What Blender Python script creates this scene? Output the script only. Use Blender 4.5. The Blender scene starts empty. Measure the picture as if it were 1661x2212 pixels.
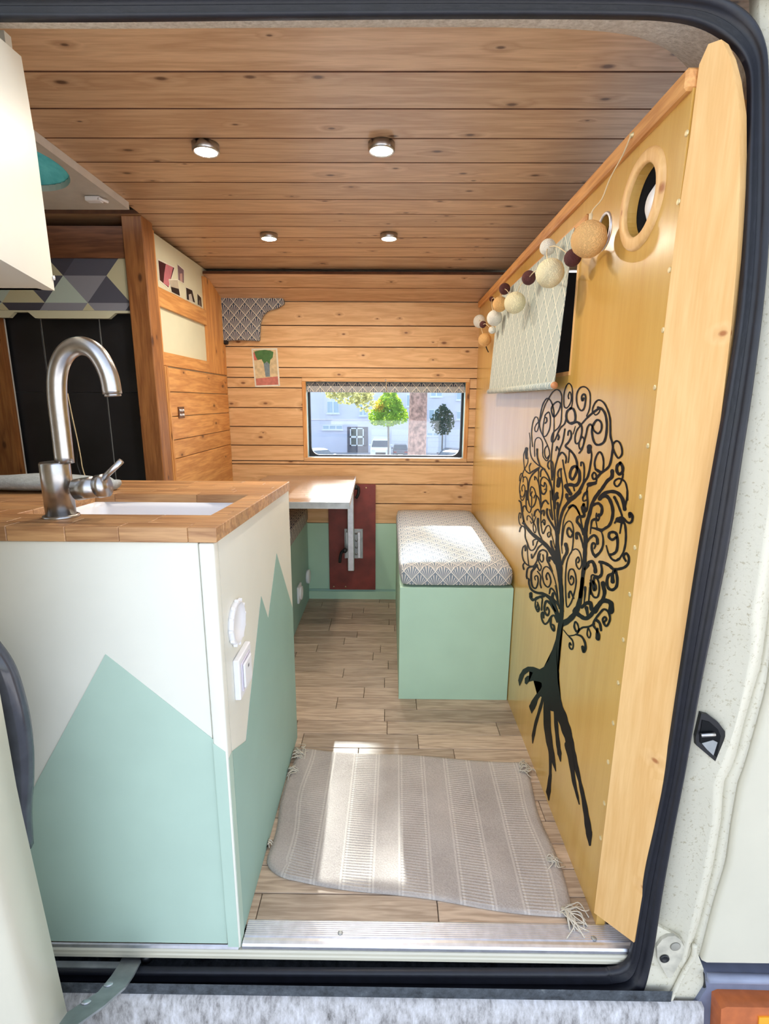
import bpy, bmesh, math, random
import numpy as np
from mathutils import Vector, Matrix
random.seed(7)
S = bpy.context.scene
COL = S.collection

# ---------------------------------------------------------------- camera (solved from the photo's vanishing lines)
F, W, H = 1102.04, 1661.0, 2212.0
CAM = np.array([0.0, -0.828, 1.08])
def _rot(p, y, r):
    cp, sp, cy, sy, cr, sr = math.cos(p), math.sin(p), math.cos(y), math.sin(y), math.cos(r), math.sin(r)
    base = np.array([[1, 0, 0], [0, 0, 1], [0, -1, 0]], float)
    Rx = np.array([[1, 0, 0], [0, cp, sp], [0, -sp, cp]])
    Rz = np.array([[cy, -sy, 0], [sy, cy, 0], [0, 0, 1]])
    Rr = np.array([[cr, -sr, 0], [sr, cr, 0], [0, 0, 1]])
    return Rz @ Rx @ base @ Rr
RM = _rot(math.radians(12.2595), math.radians(.4702), math.radians(-.3191))
cd = bpy.data.cameras.new('camera'); cam = bpy.data.objects.new('camera', cd); COL.objects.link(cam)
cd.sensor_fit = 'HORIZONTAL'; cd.sensor_width = 36.0; cd.lens = F / W * 36.0; cd.clip_start = .01; cd.clip_end = 400
m = Matrix.Identity(4)
for i in range(3):
    m[i][0] = RM[i, 0]; m[i][1] = -RM[i, 1]; m[i][2] = -RM[i, 2]; m[i][3] = CAM[i]
cam.matrix_world = m
S.camera = cam
# ---------------------------------------------------------------- sky, sun, exposure
wd = bpy.data.worlds.new('sky'); S.world = wd; wd.use_nodes = True
wn = wd.node_tree; bg = wn.nodes['Background']
sk = wn.nodes.new('ShaderNodeTexSky'); sk.sky_type = 'NISHITA'; sk.sun_disc = False
sk.sun_elevation = math.radians(31); sk.sun_rotation = 0.0; sk.air_density = 1.0; sk.dust_density = 3.0
hs = wn.nodes.new('ShaderNodeHueSaturation'); hs.inputs['Saturation'].default_value = .55
wn.links.new(sk.outputs[0], hs.inputs['Color']); wn.links.new(hs.outputs[0], bg.inputs[0])
bg.inputs[1].default_value = 0.29
SUN_DIR = Vector((0.0, -1.0, -0.635)).normalized()
sd = bpy.data.lights.new('sun', 'SUN'); sd.energy = 10.5; sd.angle = math.radians(.6); sd.color = (1, .95, .86)
so = bpy.data.objects.new('sun', sd); COL.objects.link(so); so.location = (0, 8, 9)
so.rotation_euler = SUN_DIR.to_track_quat('-Z', 'Y').to_euler()
S.view_settings.view_transform = 'Standard'; S.view_settings.look = 'None'; S.view_settings.gamma = 1
S.view_settings.use_curve_mapping = False
S.view_settings.exposure = 1.3

# ---------------------------------------------------------------- pixel -> place helpers
def ray(x, y): return RM @ np.array([x - 830.5, y - 1106.0, F])
def onZ(x, y, z): d = ray(x, y); return CAM + (z - CAM[2]) / d[2] * d
def onY(x, y, Y): d = ray(x, y); return CAM + (Y - CAM[1]) / d[1] * d
def onX(x, y, X): d = ray(x, y); return CAM + (X - CAM[0]) / d[0] * d
def onP(x, y, p, n): d = ray(x, y); p = np.array(p, float); n = np.array(n, float); return CAM + (p - CAM).dot(n) / d.dot(n) * d
PZ = [-.3, -.1, 0, .5, .8, 1.0, 1.2, 1.4, 1.5, 1.6, 1.75]
PY = [-.06, -.03, -.02, -.045, -.058, -.058, -.05, -.022, 0, .03, .07]
def Yp(z): return float(np.interp(z, PZ, PY))                   # bulging flank of the van
def onS(x, y, off=0.0):
    Y = -.05
    for _ in range(25):
        P = onY(x, y, Y); Y = .5 * Y + .5 * (Yp(P[2]) + off)
    return P

# ---------------------------------------------------------------- mesh helpers
def link(name, me, mat=None, parent=None, smooth=False):
    o = bpy.data.objects.new(name, me); COL.objects.link(o)
    if mat is not None:
        for mm in (mat if isinstance(mat, (list, tuple)) else [mat]): me.materials.append(mm)
    if smooth:
        for p in me.polygons: p.use_smooth = True
    if parent is not None: put(o, parent)
    return o
def put(o, parent):
    o.parent = parent
    o.matrix_parent_inverse = wmat(parent).inverted()
def wmat(o):
    mm = Matrix.LocRotScale(o.location, o.rotation_euler, o.scale)
    if o.parent: mm = wmat(o.parent) @ o.matrix_parent_inverse @ mm
    return mm
def tag(o, label, cat, group=None, kind=None):
    o['label'] = label
    if cat: o['category'] = cat
    if group: o['group'] = group
    if kind: o['kind'] = kind
    return o
def struct(o, label=None):
    o['kind'] = 'structure'
    if label: o['label'] = label
    return o
def thing(name, label, cat, loc=(0, 0, 0), group=None, rot=(0, 0, 0)):
    o = bpy.data.objects.new(name, None); COL.objects.link(o); o.location = loc; o.rotation_euler = rot
    o.empty_display_size = .05
    return tag(o, label, cat, group)
def pyd(verts, faces):
    me = bpy.data.meshes.new('m'); me.from_pydata([tuple(map(float, v)) for v in verts], [], faces); me.update(); return me
def fixn(me):
    bm = bmesh.new(); bm.from_mesh(me); bmesh.ops.recalc_face_normals(bm, faces=bm.faces); bm.to_mesh(me); bm.free(); return me
def facecam(me, per_face=False):
    bm = bmesh.new(); bm.from_mesh(me); c = Vector(CAM); bm.normal_update()
    if per_face:
        bad = [f for f in bm.faces if f.normal.dot(c - f.calc_center_median()) < 0]
    else:
        t = sum(f.calc_area() * f.normal.dot((c - f.calc_center_median()).normalized()) for f in bm.faces); bad = list(bm.faces) if t < 0 else []
    if bad: bmesh.ops.reverse_faces(bm, faces=bad)
    bm.to_mesh(me); bm.free(); return me
def boxm(x0, x1, y0, y1, z0, z1, bev=0.0, seg=1):
    bm = bmesh.new()
    v = [bm.verts.new(p) for p in ((x0, y0, z0), (x1, y0, z0), (x1, y1, z0), (x0, y1, z0), (x0, y0, z1), (x1, y0, z1), (x1, y1, z1), (x0, y1, z1))]
    for f in ((0, 3, 2, 1), (4, 5, 6, 7), (0, 1, 5, 4), (1, 2, 6, 5), (2, 3, 7, 6), (3, 0, 4, 7)): bm.faces.new([v[i] for i in f])
    if bev > 0: bmesh.ops.bevel(bm, geom=list(bm.edges), offset=bev, segments=seg, profile=.5, affect='EDGES')
    me = bpy.data.meshes.new('m'); bm.to_mesh(me); bm.free(); return me
def box(name, x0, x1, y0, y1, z0, z1, mat, parent=None, bev=0.0, seg=1, smooth=False):
    return link(name, boxm(min(x0, x1), max(x0, x1), min(y0, y1), max(y0, y1), min(z0, z1), max(z0, z1), bev, seg), mat, parent, smooth)
def slabm(pts, ext):
    """polygon of 3D points extruded by vector ext"""
    bm = bmesh.new(); e = Vector(ext)
    a = [bm.verts.new(tuple(map(float, p))) for p in pts]; b = [bm.verts.new(Vector(map(float, p)) + e) for p in pts]
    n = len(pts); bm.faces.new(a); bm.faces.new(list(reversed(b)))
    for i in range(n): bm.faces.new((a[i], b[i], b[(i + 1) % n], a[(i + 1) % n]))
    bmesh.ops.recalc_face_normals(bm, faces=bm.faces)
    bmesh.ops.triangulate(bm, faces=[f for f in bm.faces if len(f.verts) > 4])
    me = bpy.data.meshes.new('m'); bm.to_mesh(me); bm.free(); return me
def slab(name, pts, ext, mat, parent=None): return link(name, slabm(pts, ext), mat, parent)
def frames(pts):
    pts = [Vector(map(float, p)) for p in pts]; n = len(pts); out = []; up = None
    for i in range(n):
        t = (pts[min(i + 1, n - 1)] - pts[max(i - 1, 0)]).normalized()
        if up is None:
            up = Vector((0, 0, 1)) if abs(t.z) < .9 else Vector((0, 1, 0))
        s = t.cross(up).normalized(); up = s.cross(t).normalized(); out.append((pts[i], s, up))
    return out
def tubem(pts, r, n=10, caps=True):
    rs = r if isinstance(r, (list, tuple)) else [r] * len(pts)
    V, Fc = [], []
    for (p, s, u), rr in zip(frames(pts), rs):
        for k in range(n):
            a = 2 * math.pi * k / n; V.append(p + s * (rr * math.cos(a)) + u * (rr * math.sin(a)))
    for i in range(len(pts) - 1):
        for k in range(n): Fc.append((i * n + k, i * n + (k + 1) % n, (i + 1) * n + (k + 1) % n, (i + 1) * n + k))
    if caps: Fc.append(tuple(range(n))[::-1]); Fc.append(tuple(range((len(pts) - 1) * n, len(pts) * n)))
    return fixn(pyd(V, Fc))
def tube(name, pts, r, mat, parent=None, n=10, smooth=True): return link(name, tubem(pts, r, n), mat, parent, smooth)
def lathem(prof, n=24, origin=(0, 0, 0), axis=(0, 0, 1), c0=True, c1=True):
    """prof: list of (radius, height) along axis"""
    q = Vector((0, 0, 1)).rotation_difference(Vector(axis)); o = Vector(map(float, origin)); V, Fc = [], []
    for r, h in prof:
        for k in range(n):
            a = 2 * math.pi * k / n; V.append(o + q @ Vector((r * math.cos(a), r * math.sin(a), h)))
    for i in range(len(prof) - 1):
        for k in range(n): Fc.append((i * n + k, i * n + (k + 1) % n, (i + 1) * n + (k + 1) % n, (i + 1) * n + k))
    if c0: Fc.append(tuple(range(n))[::-1])
    if c1: Fc.append(tuple(range((len(prof) - 1) * n, len(prof) * n)))
    return fixn(pyd(V, Fc))
def lathe(name, prof, origin, axis, mat, parent=None, n=24, smooth=True): return link(name, lathem(prof, n, origin, axis), mat, parent, smooth)
def crom(pts, k=6):
    P = [np.array(p, float) for p in pts]; P = [2 * P[0] - P[1]] + P + [2 * P[-1] - P[-2]]; out = []
    for i in range(1, len(P) - 2):
        for j in range(k):
            t = j / k; a, b, c, d = P[i - 1], P[i], P[i + 1], P[i + 2]
            out.append(.5 * (2 * b + (c - a) * t + (2 * a - 5 * b + 4 * c - d) * t * t + (3 * b - a - 3 * c + d) * t ** 3))
    out.append(P[-2]); return out
def boxuv(me, s=1.0):
    uv = me.uv_layers.new(name='UVMap')
    for p in me.polygons:
        n = p.normal; ax = max(range(3), key=lambda i: abs(n[i]))
        for li in p.loop_indices:
            c = me.vertices[me.loops[li].vertex_index].co
            uv.data[li].uv = ((c.y, c.z) if ax == 0 else (c.x, c.z) if ax == 1 else (c.x, c.y))
    return me
def boolcut(o, cutters):
    for c in cutters:
        md = o.modifiers.new('b', 'BOOLEAN'); md.operation = 'DIFFERENCE'; md.object = c; md.solver = 'EXACT'
    bpy.context.view_layer.update()
    me = bpy.data.meshes.new_from_object(o.evaluated_get(bpy.context.evaluated_depsgraph_get()))
    o.modifiers.clear(); o.data = me
    for c in cutters: bpy.data.objects.remove(c)

# ---------------------------------------------------------------- materials
def lin(c): return tuple(((v / 255) / 12.92 if v / 255 <= .04045 else ((v / 255 + .055) / 1.055) ** 2.4) for v in c) + (1,)
class N:
    def __init__(s, name):
        s.m = bpy.data.materials.new(name); s.m.use_nodes = True; s.t = s.m.node_tree; s.b = s.t.nodes['Principled BSDF']
    def n(s, ty, **kw):
        d = s.t.nodes.new('ShaderNode' + ty)
        for k, v in kw.items(): setattr(d, k, v)
        return d
    def l(s, a, b): s.t.links.new(a, b)
    def math(s, op, a, b=None, c=None, clamp=False):
        d = s.n('Math', operation=op, use_clamp=clamp)
        for i, v in enumerate((a, b, c)):
            if v is None: continue
            if hasattr(v, 'links'): s.l(v, d.inputs[i])
            else: d.inputs[i].default_value = v
        return d.outputs[0]
    def mix(s, fac, a, b, bt='MIX'):
        d = s.n('Mix', data_type='RGBA', blend_type=bt)
        for i, v in ((0, fac), (6, a), (7, b)):
            if hasattr(v, 'links'): s.l(v, d.inputs[i])
            else: d.inputs[i].default_value = v
        return d.outputs[2]
    def ramp(s, fac, stops):
        d = s.n('ValToRGB'); s.l(fac, d.inputs[0]); e = d.color_ramp.elements
        while len(e) < len(stops): e.new(.5)
        for i, (p, c) in enumerate(stops): e[i].position = p; e[i].color = c
        return d.outputs[0]
    def noise(s, vec, scale, detail=3, rough=.5):
        d = s.n('TexNoise'); s.l(vec, d.inputs['Vector']); d.inputs['Scale'].default_value = scale
        d.inputs['Detail'].default_value = detail; d.inputs['Roughness'].default_value = rough; return d.outputs[0]
    def mapv(s, vec, scale):
        d = s.n('Mapping'); s.l(vec, d.inputs[0]); d.inputs['Scale'].default_value = scale; return d.outputs[0]
    def obj(s): return s.n('TexCoord').outputs['Object']
    def uv(s): return s.n('TexCoord').outputs['UV']
    def bump(s, h, strength=.3, dist=.002):
        d = s.n('Bump'); s.l(h, d.inputs['Height']); d.inputs['Strength'].default_value = strength; d.inputs['Distance'].default_value = dist
        s.l(d.outputs[0], s.b.inputs['Normal'])
    def col(s, c):
        if hasattr(c, 'links'): s.l(c, s.b.inputs['Base Color'])
        else: s.b.inputs['Base Color'].default_value = c
def plain(name, c, rough=.5, metal=0, noise=.06, nscale=30, bump=0, coat=0):
    k = N(name); base = lin(c); o = k.obj()
    f = k.noise(o, nscale, 4)
    d = tuple(max(0, v * (1 - noise * 2)) for v in base[:3]) + (1,); u = tuple(min(1, v * (1 + noise)) for v in base[:3]) + (1,)
    k.col(k.ramp(f, [(.3, d), (.7, u)])); k.b.inputs['Roughness'].default_value = rough; k.b.inputs['Metallic'].default_value = metal
    if bump: k.bump(k.noise(o, nscale * 3, 3), bump)
    if coat: k.b.inputs['Coat Weight'].default_value = coat; k.b.inputs['Coat Roughness'].default_value = .2
    return k.m
def wood(name, light, dark, axis='X', rough=.5, knots=1.0, var=.12, grain=1.0, knotc=(88, 48, 22), coat=0, ks=1.0):
    k = N(name); tc = k.obj(); oi = k.n('ObjectInfo')
    off = k.n('VectorMath', operation='ADD'); k.l(tc, off.inputs[0])
    cb = k.n('CombineXYZ')
    for i, mul in enumerate((37.0, 53.0, 71.0)): k.l(k.math('MULTIPLY', oi.outputs['Random'], mul), cb.inputs[i])
    k.l(cb.outputs[0], off.inputs[1]); v = off.outputs[0]
    sc = {'X': (1, 12, 12), 'Y': (12, 1, 12), 'Z': (12, 12, 1)}[axis]
    sx = k.n('SeparateXYZ'); k.l(v, sx.inputs[0]); gi = 'XYZ'.index(axis); o1, o2 = [i for i in range(3) if i != gi]
    kc_ = k.n('CombineXYZ'); k.l(k.math('MULTIPLY', sx.outputs[gi], 4.2 * ks), kc_.inputs[0]); k.l(k.math('MULTIPLY', k.math('ADD', sx.outputs[o1], sx.outputs[o2]), 8.5 * ks), kc_.inputs[1])
    vo = k.n('TexVoronoi', voronoi_dimensions='2D'); k.l(kc_.outputs[0], vo.inputs['Vector']); vo.inputs['Scale'].default_value = 1.0
    sc3 = k.n('SeparateXYZ'); k.l(vo.outputs['Color'], sc3.inputs[0])
    d = k.math('ADD', vo.outputs['Distance'], k.math('MULTIPLY', k.math('LESS_THAN', sc3.outputs[0], .5), 1.0))
    d = k.math('DIVIDE', d, k.math('ADD', .30, k.math('MULTIPLY', sc3.outputs[1], .5)))
    halo = k.math('MULTIPLY', k.math('SUBTRACT', .45, d, clamp=True), 1.1 * knots)
    g1 = k.noise(k.mapv(v, sc), 1.6, 4, .6)
    w = k.math('FRACT', k.math('ADD', k.math('MULTIPLY', g1, 5.0 * grain), k.math('MULTIPLY', halo, 2.0)))
    tri = k.math('ABSOLUTE', k.math('SUBTRACT', k.math('MULTIPLY', w, 2.0), 1.0))
    fine = k.noise(k.mapv(v, tuple(s * 4 if s > 1 else 3 for s in sc)), 5.0, 3, .6)
    f = k.math('ADD', k.math('MULTIPLY', tri, .45), k.math('MULTIPLY', fine, .55))
    c = k.ramp(f, [(.2, lin(dark)), (.75, lin(light))])
    br = k.math('ADD', 1.0 - var, k.math('MULTIPLY', oi.outputs['Random'], 2 * var))
    cm = k.n('HueSaturation'); k.l(c, cm.inputs['Color']); k.l(br, cm.inputs['Value']); c = cm.outputs[0]
    if knots > 0:
        kf = k.ramp(d, [(.05, (1, 1, 1, 1)), (.12, (0, 0, 0, 1))])
        ks = k.math('MULTIPLY', kf, .85)
        kh = k.ramp(d, [(.1, (1, 1, 1, 1)), (.36, (0, 0, 0, 1))])
        c = k.mix(k.math('MULTIPLY', kh, .25), c, lin(tuple((a + b) / 2 for a, b in zip(dark, knotc))))
        c = k.mix(ks, c, lin(knotc))
    k.col(c); k.b.inputs['Roughness'].default_value = rough; k.bump(f, .12, .001)
    if coat: k.b.inputs['Coat Weight'].default_value = coat; k.b.inputs['Coat Roughness'].default_value = .18
    return k.m
def fans(name, ground, line, wu=.055, wv=.062):
    k = N(name); sp = k.n('SeparateXYZ'); k.l(k.uv(), sp.inputs[0])
    u = k.math('MULTIPLY', sp.outputs[0], 1 / wu); v = k.math('MULTIPLY', sp.outputs[1], 1 / wv)
    a = k.math('FRACT', k.math('ADD', u, v)); b = k.math('FRACT', k.math('SUBTRACT', v, u))
    ed = k.math('LESS_THAN', k.math('MINIMUM', a, b), .085)
    rt = k.math('DIVIDE', a, k.math('ADD', k.math('ADD', a, b), .0001))
    fr = k.math('ABSOLUTE', k.math('SUBTRACT', k.math('FRACT', k.math('MULTIPLY', rt, 8.0)), .5))
    rays = k.math('LESS_THAN', fr, .17)
    far = k.math('LESS_THAN', k.math('MAXIMUM', a, b), .93)
    rays = k.math('MULTIPLY', rays, far)
    f = k.math('MAXIMUM', ed, rays)
    k.col(k.mix(f, lin(ground), lin(line))); k.b.inputs['Roughness'].default_value = .9
    k.bump(k.noise(k.uv(), 900, 2), .2, .001)
    return k.m
M = {}
M['ceil'] = wood('shade-darkened ceiling pine', (206, 171, 134), (176, 138, 103), 'X', .42, 1.0, .12, knotc=(70, 36, 18), ks=1.35)  # same pine as the wall, darkened for the weaker light overhead
M['pine'] = wood('pine wall', (228, 185, 134), (204, 156, 104), 'X', .5, 1.0, .06, knotc=(104, 58, 26), ks=1.35)
M['pinev'] = wood('pine upright', (224, 166, 98), (190, 126, 66), 'Z', .5, .6, .05)
M['piney'] = wood('pine along depth', (222, 164, 98), (188, 126, 66), 'Y', .5, .7, .05)
M['post'] = wood('yellow pine post', (236, 192, 130), (222, 172, 106), 'Z', .5, .8, .02, grain=.7, knotc=(160, 92, 42), ks=1.9)
M['ply'] = wood('yellow varnished plywood', (208, 166, 86), (198, 152, 70), 'Z', .3, 0, .01, grain=.5, coat=.6)
M['brownpost'] = wood('brown stained timber', (168, 112, 62), (128, 78, 40), 'Z', .5, .5, .05, knotc=(70, 36, 18))
M['beam'] = wood('brown stained beam', (132, 86, 56), (96, 58, 36), 'X', .5, .4, .05)
M['oak'] = wood('worn oak parquet', (190, 168, 146), (150, 128, 108), 'X', .45, 0, .2, grain=1.6)
M['stave'] = wood('oak worktop stave', (196, 150, 102), (150, 104, 66), 'X', .4, 0, .16, grain=1.2)
M['red'] = plain('red stained board', (132, 56, 48), .45, 0, .18, 12)
M['mint'] = plain('mint green paint', (180, 212, 186), .5, 0, .02, 8, .04)
M['teal'] = plain('deeper green and shaded mint', (150, 184, 172), .5, 0, .02, 8, .04)  # on the bench side this is mint with shade put into the colour
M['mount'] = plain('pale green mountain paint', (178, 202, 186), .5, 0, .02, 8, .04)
M['white'] = plain('white cabinet paint', (228, 227, 214), .45, 0, .015, 8, .04)
M['greywhite'] = plain('warm white board', (216, 214, 186), .6, 0, .02, 10)
M['plastic'] = plain('white plastic', (238, 238, 240), .35, 0, .01)
M['ceramic'] = plain('white ceramic', (244, 244, 248), .15, 0, .01, 10, 0, .5)
M['steel'] = plain('brushed steel', (186, 184, 182), .28, 1, .05, 60)
M['alu'] = plain('aluminium', (226, 227, 234), .42, 1, .06, 60)
M['galv'] = plain('dull zinc plate', (176, 180, 180), .45, .7, .12, 25)
M['black'] = plain('black plastic', (22, 22, 25), .4, 0, .1)
M['rubber'] = plain('black rubber seal', (22, 23, 32), .45, 0, .18, 40, .15)
M['paint'] = plain('black gloss paint', (9, 12, 16), .5, 0, .1); M['paint'].node_tree.nodes['Principled BSDF'].inputs['Specular IOR Level'].default_value = .16
M['blackpanel'] = plain('black wall panel', (34, 34, 38), .45, 0, .25, 6)
M['grout'] = plain('pale grout', (206, 204, 198), .8)
M['darkgap'] = plain('dark board behind gaps', (34, 20, 12), .9)
M['groove'] = plain('shadow-dark board edge', (96, 58, 34), .8, 0, .2, 20)  # dark tone paints the shadow line into the plank joints
M['body'] = plain('cream van lacquer', (206, 200, 180), .35, 0, .03, 5, 0, .3)
M['darkcab'] = plain('dark cab lining', (30, 27, 26), .9)
M['greyseat'] = plain('grey seat fabric', (120, 124, 130), .9, 0, .1, 60)
M['redplastic'] = plain('red plastic', (180, 30, 50), .5)
M['curtain_rod'] = plain('varnished rod end', (206, 140, 92), .5, 0, .15, 60)
M['fan_dark'] = fans('grey shaded scallop fabric', (66, 78, 98), (214, 208, 196))  # shaded copy of one fabric; the pale one below is the lit copy
M['fan_light'] = fans('pale lit scallop fabric', (128, 138, 148), (226, 220, 210))
M['fan_blind'] = fans('sage scallop blind', (152, 164, 158), (216, 214, 196), .075, .085)
M['towel'] = plain('grey terry towel', (172, 180, 184), .95, 0, .1, 90, .6)
M['amber'] = plain('amber lens', (190, 104, 56), .25, 0, .1, 40)
M['moulding'] = plain('blue grey side moulding', (112, 118, 138), .55, 0, .08)
M['screw'] = plain('pale screw head', (226, 208, 160), .35, .4)
M['cord'] = plain('thin clear cord', (220, 200, 160), .5)

# rug
k = N('woven rug'); sp = k.n('SeparateXYZ'); k.l(k.uv(), sp.inputs[0]); u, v = sp.outputs[0], sp.outputs[1]
uu = k.math('DIVIDE', k.math('SUBTRACT', u, .075), .0975)
fl = k.math('FRACT', k.math('MULTIPLY', uu, .5)); rib = k.math('LESS_THAN', fl, .5)
fu = k.math('FRACT', uu); edge = k.math('LESS_THAN', k.math('ABSOLUTE', k.math('SUBTRACT', k.math('ABSOLUTE', k.math('SUBTRACT', fu, .5)), .44)), .035)
ribs = k.math('ABSOLUTE', k.math('SUBTRACT', k.math('FRACT', k.math('MULTIPLY', v, 62.0)), .5))
nz = k.noise(k.obj(), 260, 3, .7); big = k.noise(k.obj(), 9, 4)
hgt = k.math('ADD', k.math('MULTIPLY', k.math('MULTIPLY', rib, ribs), 1.6), nz)
hgt = k.math('ADD', hgt, k.math('MULTIPLY', edge, .9))
f = k.math('ADD', k.math('ADD', k.math('MULTIPLY', k.math('MULTIPLY', rib, ribs), .22), k.math('MULTIPLY', nz, .5)), k.math('MULTIPLY', big, .45))
c = k.ramp(f, [(.25, lin((150, 140, 134))), (.75, lin((202, 192, 184)))])
k.col(k.mix(k.math('MULTIPLY', edge, .35), c, lin((224, 216, 206)))); k.b.inputs['Roughness'].default_value = .95; k.bump(hgt, .7, .003); M['rug'] = k.m
M['fringe'] = plain('rug fringe yarn', (208, 200, 184), .95)
# triangle wallpaper
k = N('triangle wallpaper'); sp = k.n('SeparateXYZ'); k.l(k.uv(), sp.inputs[0])
U = k.math('DIVIDE', sp.outputs[0], .15); Vv = k.math('DIVIDE', sp.outputs[1], .088)
row = k.math('FLOOR', Vv); fv = k.math('FRACT', Vv); us = k.math('ADD', k.math('ADD', U, k.math('MULTIPLY', row, .5)), k.math('MULTIPLY', fv, -.5))
cell = k.math('FLOOR', us); fx = k.math('FRACT', us); up = k.math('LESS_THAN', fx, k.math('SUBTRACT', 1.0, fv))
cb = k.n('CombineXYZ'); k.l(cell, cb.inputs[0]); k.l(row, cb.inputs[1]); k.l(up, cb.inputs[2])
wnz = k.n('TexWhiteNoise', noise_dimensions='3D'); k.l(cb.outputs[0], wnz.inputs[0])
rp = k.n('ValToRGB'); k.l(wnz.outputs['Value'], rp.inputs[0]); rp.color_ramp.interpolation = 'CONSTANT'
e = rp.color_ramp.elements
cs = [(0, (92, 94, 108)), (.2, (204, 200, 168)), (.38, (146, 148, 160)), (.55, (190, 206, 198)), (.72, (222, 224, 228)), (.88, (78, 78, 90))]
while len(e) < len(cs): e.new(.5)
for i, (p, cc) in enumerate(cs): e[i].position = p; e[i].color = lin(cc)
k.col(rp.outputs[0]); k.b.inputs['Roughness'].default_value = .25; M['wallpaper'] = k.m
# window glass, vent dome
k = N('tinted window pane'); tr = k.n('BsdfTransparent'); tr.inputs[0].default_value = (.88, .94, .98, 1)
gl = k.n('BsdfGlossy'); gl.inputs['Roughness'].default_value = .02; mx = k.n('MixShader'); mx.inputs[0].default_value = .06
k.l(tr.outputs[0], mx.inputs[1]); k.l(gl.outputs[0], mx.inputs[2]); k.l(mx.outputs[0], k.t.nodes['Material Output'].inputs[0]); M['glass'] = k.m
k = N('teal acrylic dome'); tl = k.n('BsdfTranslucent'); tl.inputs[0].default_value = lin((70, 140, 136))
df = k.n('BsdfDiffuse'); nzv = k.noise(k.obj(), 18, 4); k.l(k.ramp(nzv, [(.3, lin((40, 92, 92))), (.7, lin((112, 168, 160)))]), df.inputs[0])
mx = k.n('MixShader'); mx.inputs[0].default_value = .82
k.l(tl.outputs[0], mx.inputs[1]); k.l(df.outputs[0], mx.inputs[2]); k.l(mx.outputs[0], k.t.nodes['Material Output'].inputs[0]); M['dome'] = k.m
# LED diffuser, switched on as added fill for the interior
def emit(name, c, s):
    k = N(name); k.col(lin((240, 240, 235))); k.b.inputs['Emission Color'].default_value = lin(c); k.b.inputs['Emission Strength'].default_value = s; return k.m
M['led'] = emit('led fill diffuser', (255, 244, 226), 225.0)
# dirty sill metal / fleece headliner / cotton ball
k = N('dirty painted sill'); f = k.noise(k.mapv(k.obj(), (2.2, 1, .8)), 26, 8, .75); k.col(k.ramp(f, [(.30, lin((92, 88, 84))), (.5, lin((178, 174, 172))), (.7, lin((216, 214, 216)))])); k.b.inputs['Roughness'].default_value = .6; M['dirty'] = k.m
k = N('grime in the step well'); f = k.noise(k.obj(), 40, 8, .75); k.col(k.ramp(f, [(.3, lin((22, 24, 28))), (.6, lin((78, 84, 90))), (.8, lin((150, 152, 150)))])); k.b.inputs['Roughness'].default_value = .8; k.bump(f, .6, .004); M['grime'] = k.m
k = N('speckled cream lacquer'); f = k.noise(k.obj(), 150, 4, .7)
k.col(k.ramp(f, [(.34, lin((178, 168, 142))), (.43, lin((206, 200, 180)))])); k.b.inputs['Roughness'].default_value = .45; k.bump(f, .3, .002); M['bodyspeck'] = k.m
k = N('grey fleece headliner'); f = k.noise(k.obj(), 120, 5, .7); k.col(k.ramp(f, [(.3, lin((186, 176, 160))), (.7, lin((234, 228, 216)))])); k.b.inputs['Roughness'].default_value = 1; k.bump(f, 1, .004); M['fleece'] = k.m
def yarn(name, c):
    k = N(name); wv = k.n('TexWave', wave_type='RINGS'); wv.inputs['Scale'].default_value = 150; wv.inputs['Distortion'].default_value = 12; k.l(k.obj(), wv.inputs[0])
    b = lin(c); k.col(k.ramp(wv.outputs[1], [(0, tuple(x * .84 for x in b[:3]) + (1,)), (1, b)])); k.b.inputs['Roughness'].default_value = .9; k.bump(wv.outputs[1], .6, .002)
    k.b.inputs['Subsurface Weight'].default_value = .0
    return k.m
M['ball_cream'] = yarn('cream cotton ball', (240, 228, 186)); M['ball_white'] = yarn('white cotton ball', (238, 234, 222))
M['ball_peach'] = yarn('peach cotton ball', (236, 186, 120)); M['ball_brown'] = yarn('brown cotton ball', (92, 48, 46))

# ================================================================ THE ROOM
YB, XR, ZC = 1.863, .445, 1.68
# ---- floor: parquet strips in rows
fl = box('floor', -1.85, 1.25, .034, 1.90, -.05, -.012, M['darkgap']); struct(fl, 'worn oak parquet floor of the van')
rows = np.arange(.036, 1.87, .0705)
for r, y0 in enumerate(rows):
    x = -.47 - random.random() * .3
    while x < .46:
        L = random.uniform(.26, .46); x1 = min(x + L, .47)
        if x1 > -.46 and x1 - max(x, -.47) > .02:
            xa = max(x, -.47)
            me = boxm(-(x1 - xa) / 2 + .0008, (x1 - xa) / 2 - .0008, .0008, .0697, -.012, 0, .0012)
            o = link('floor_strip', me, M['oak']); o.location = ((xa + x1) / 2, y0, 0); put(o, fl)
        x = x1 if x1 < .47 else 1
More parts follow.
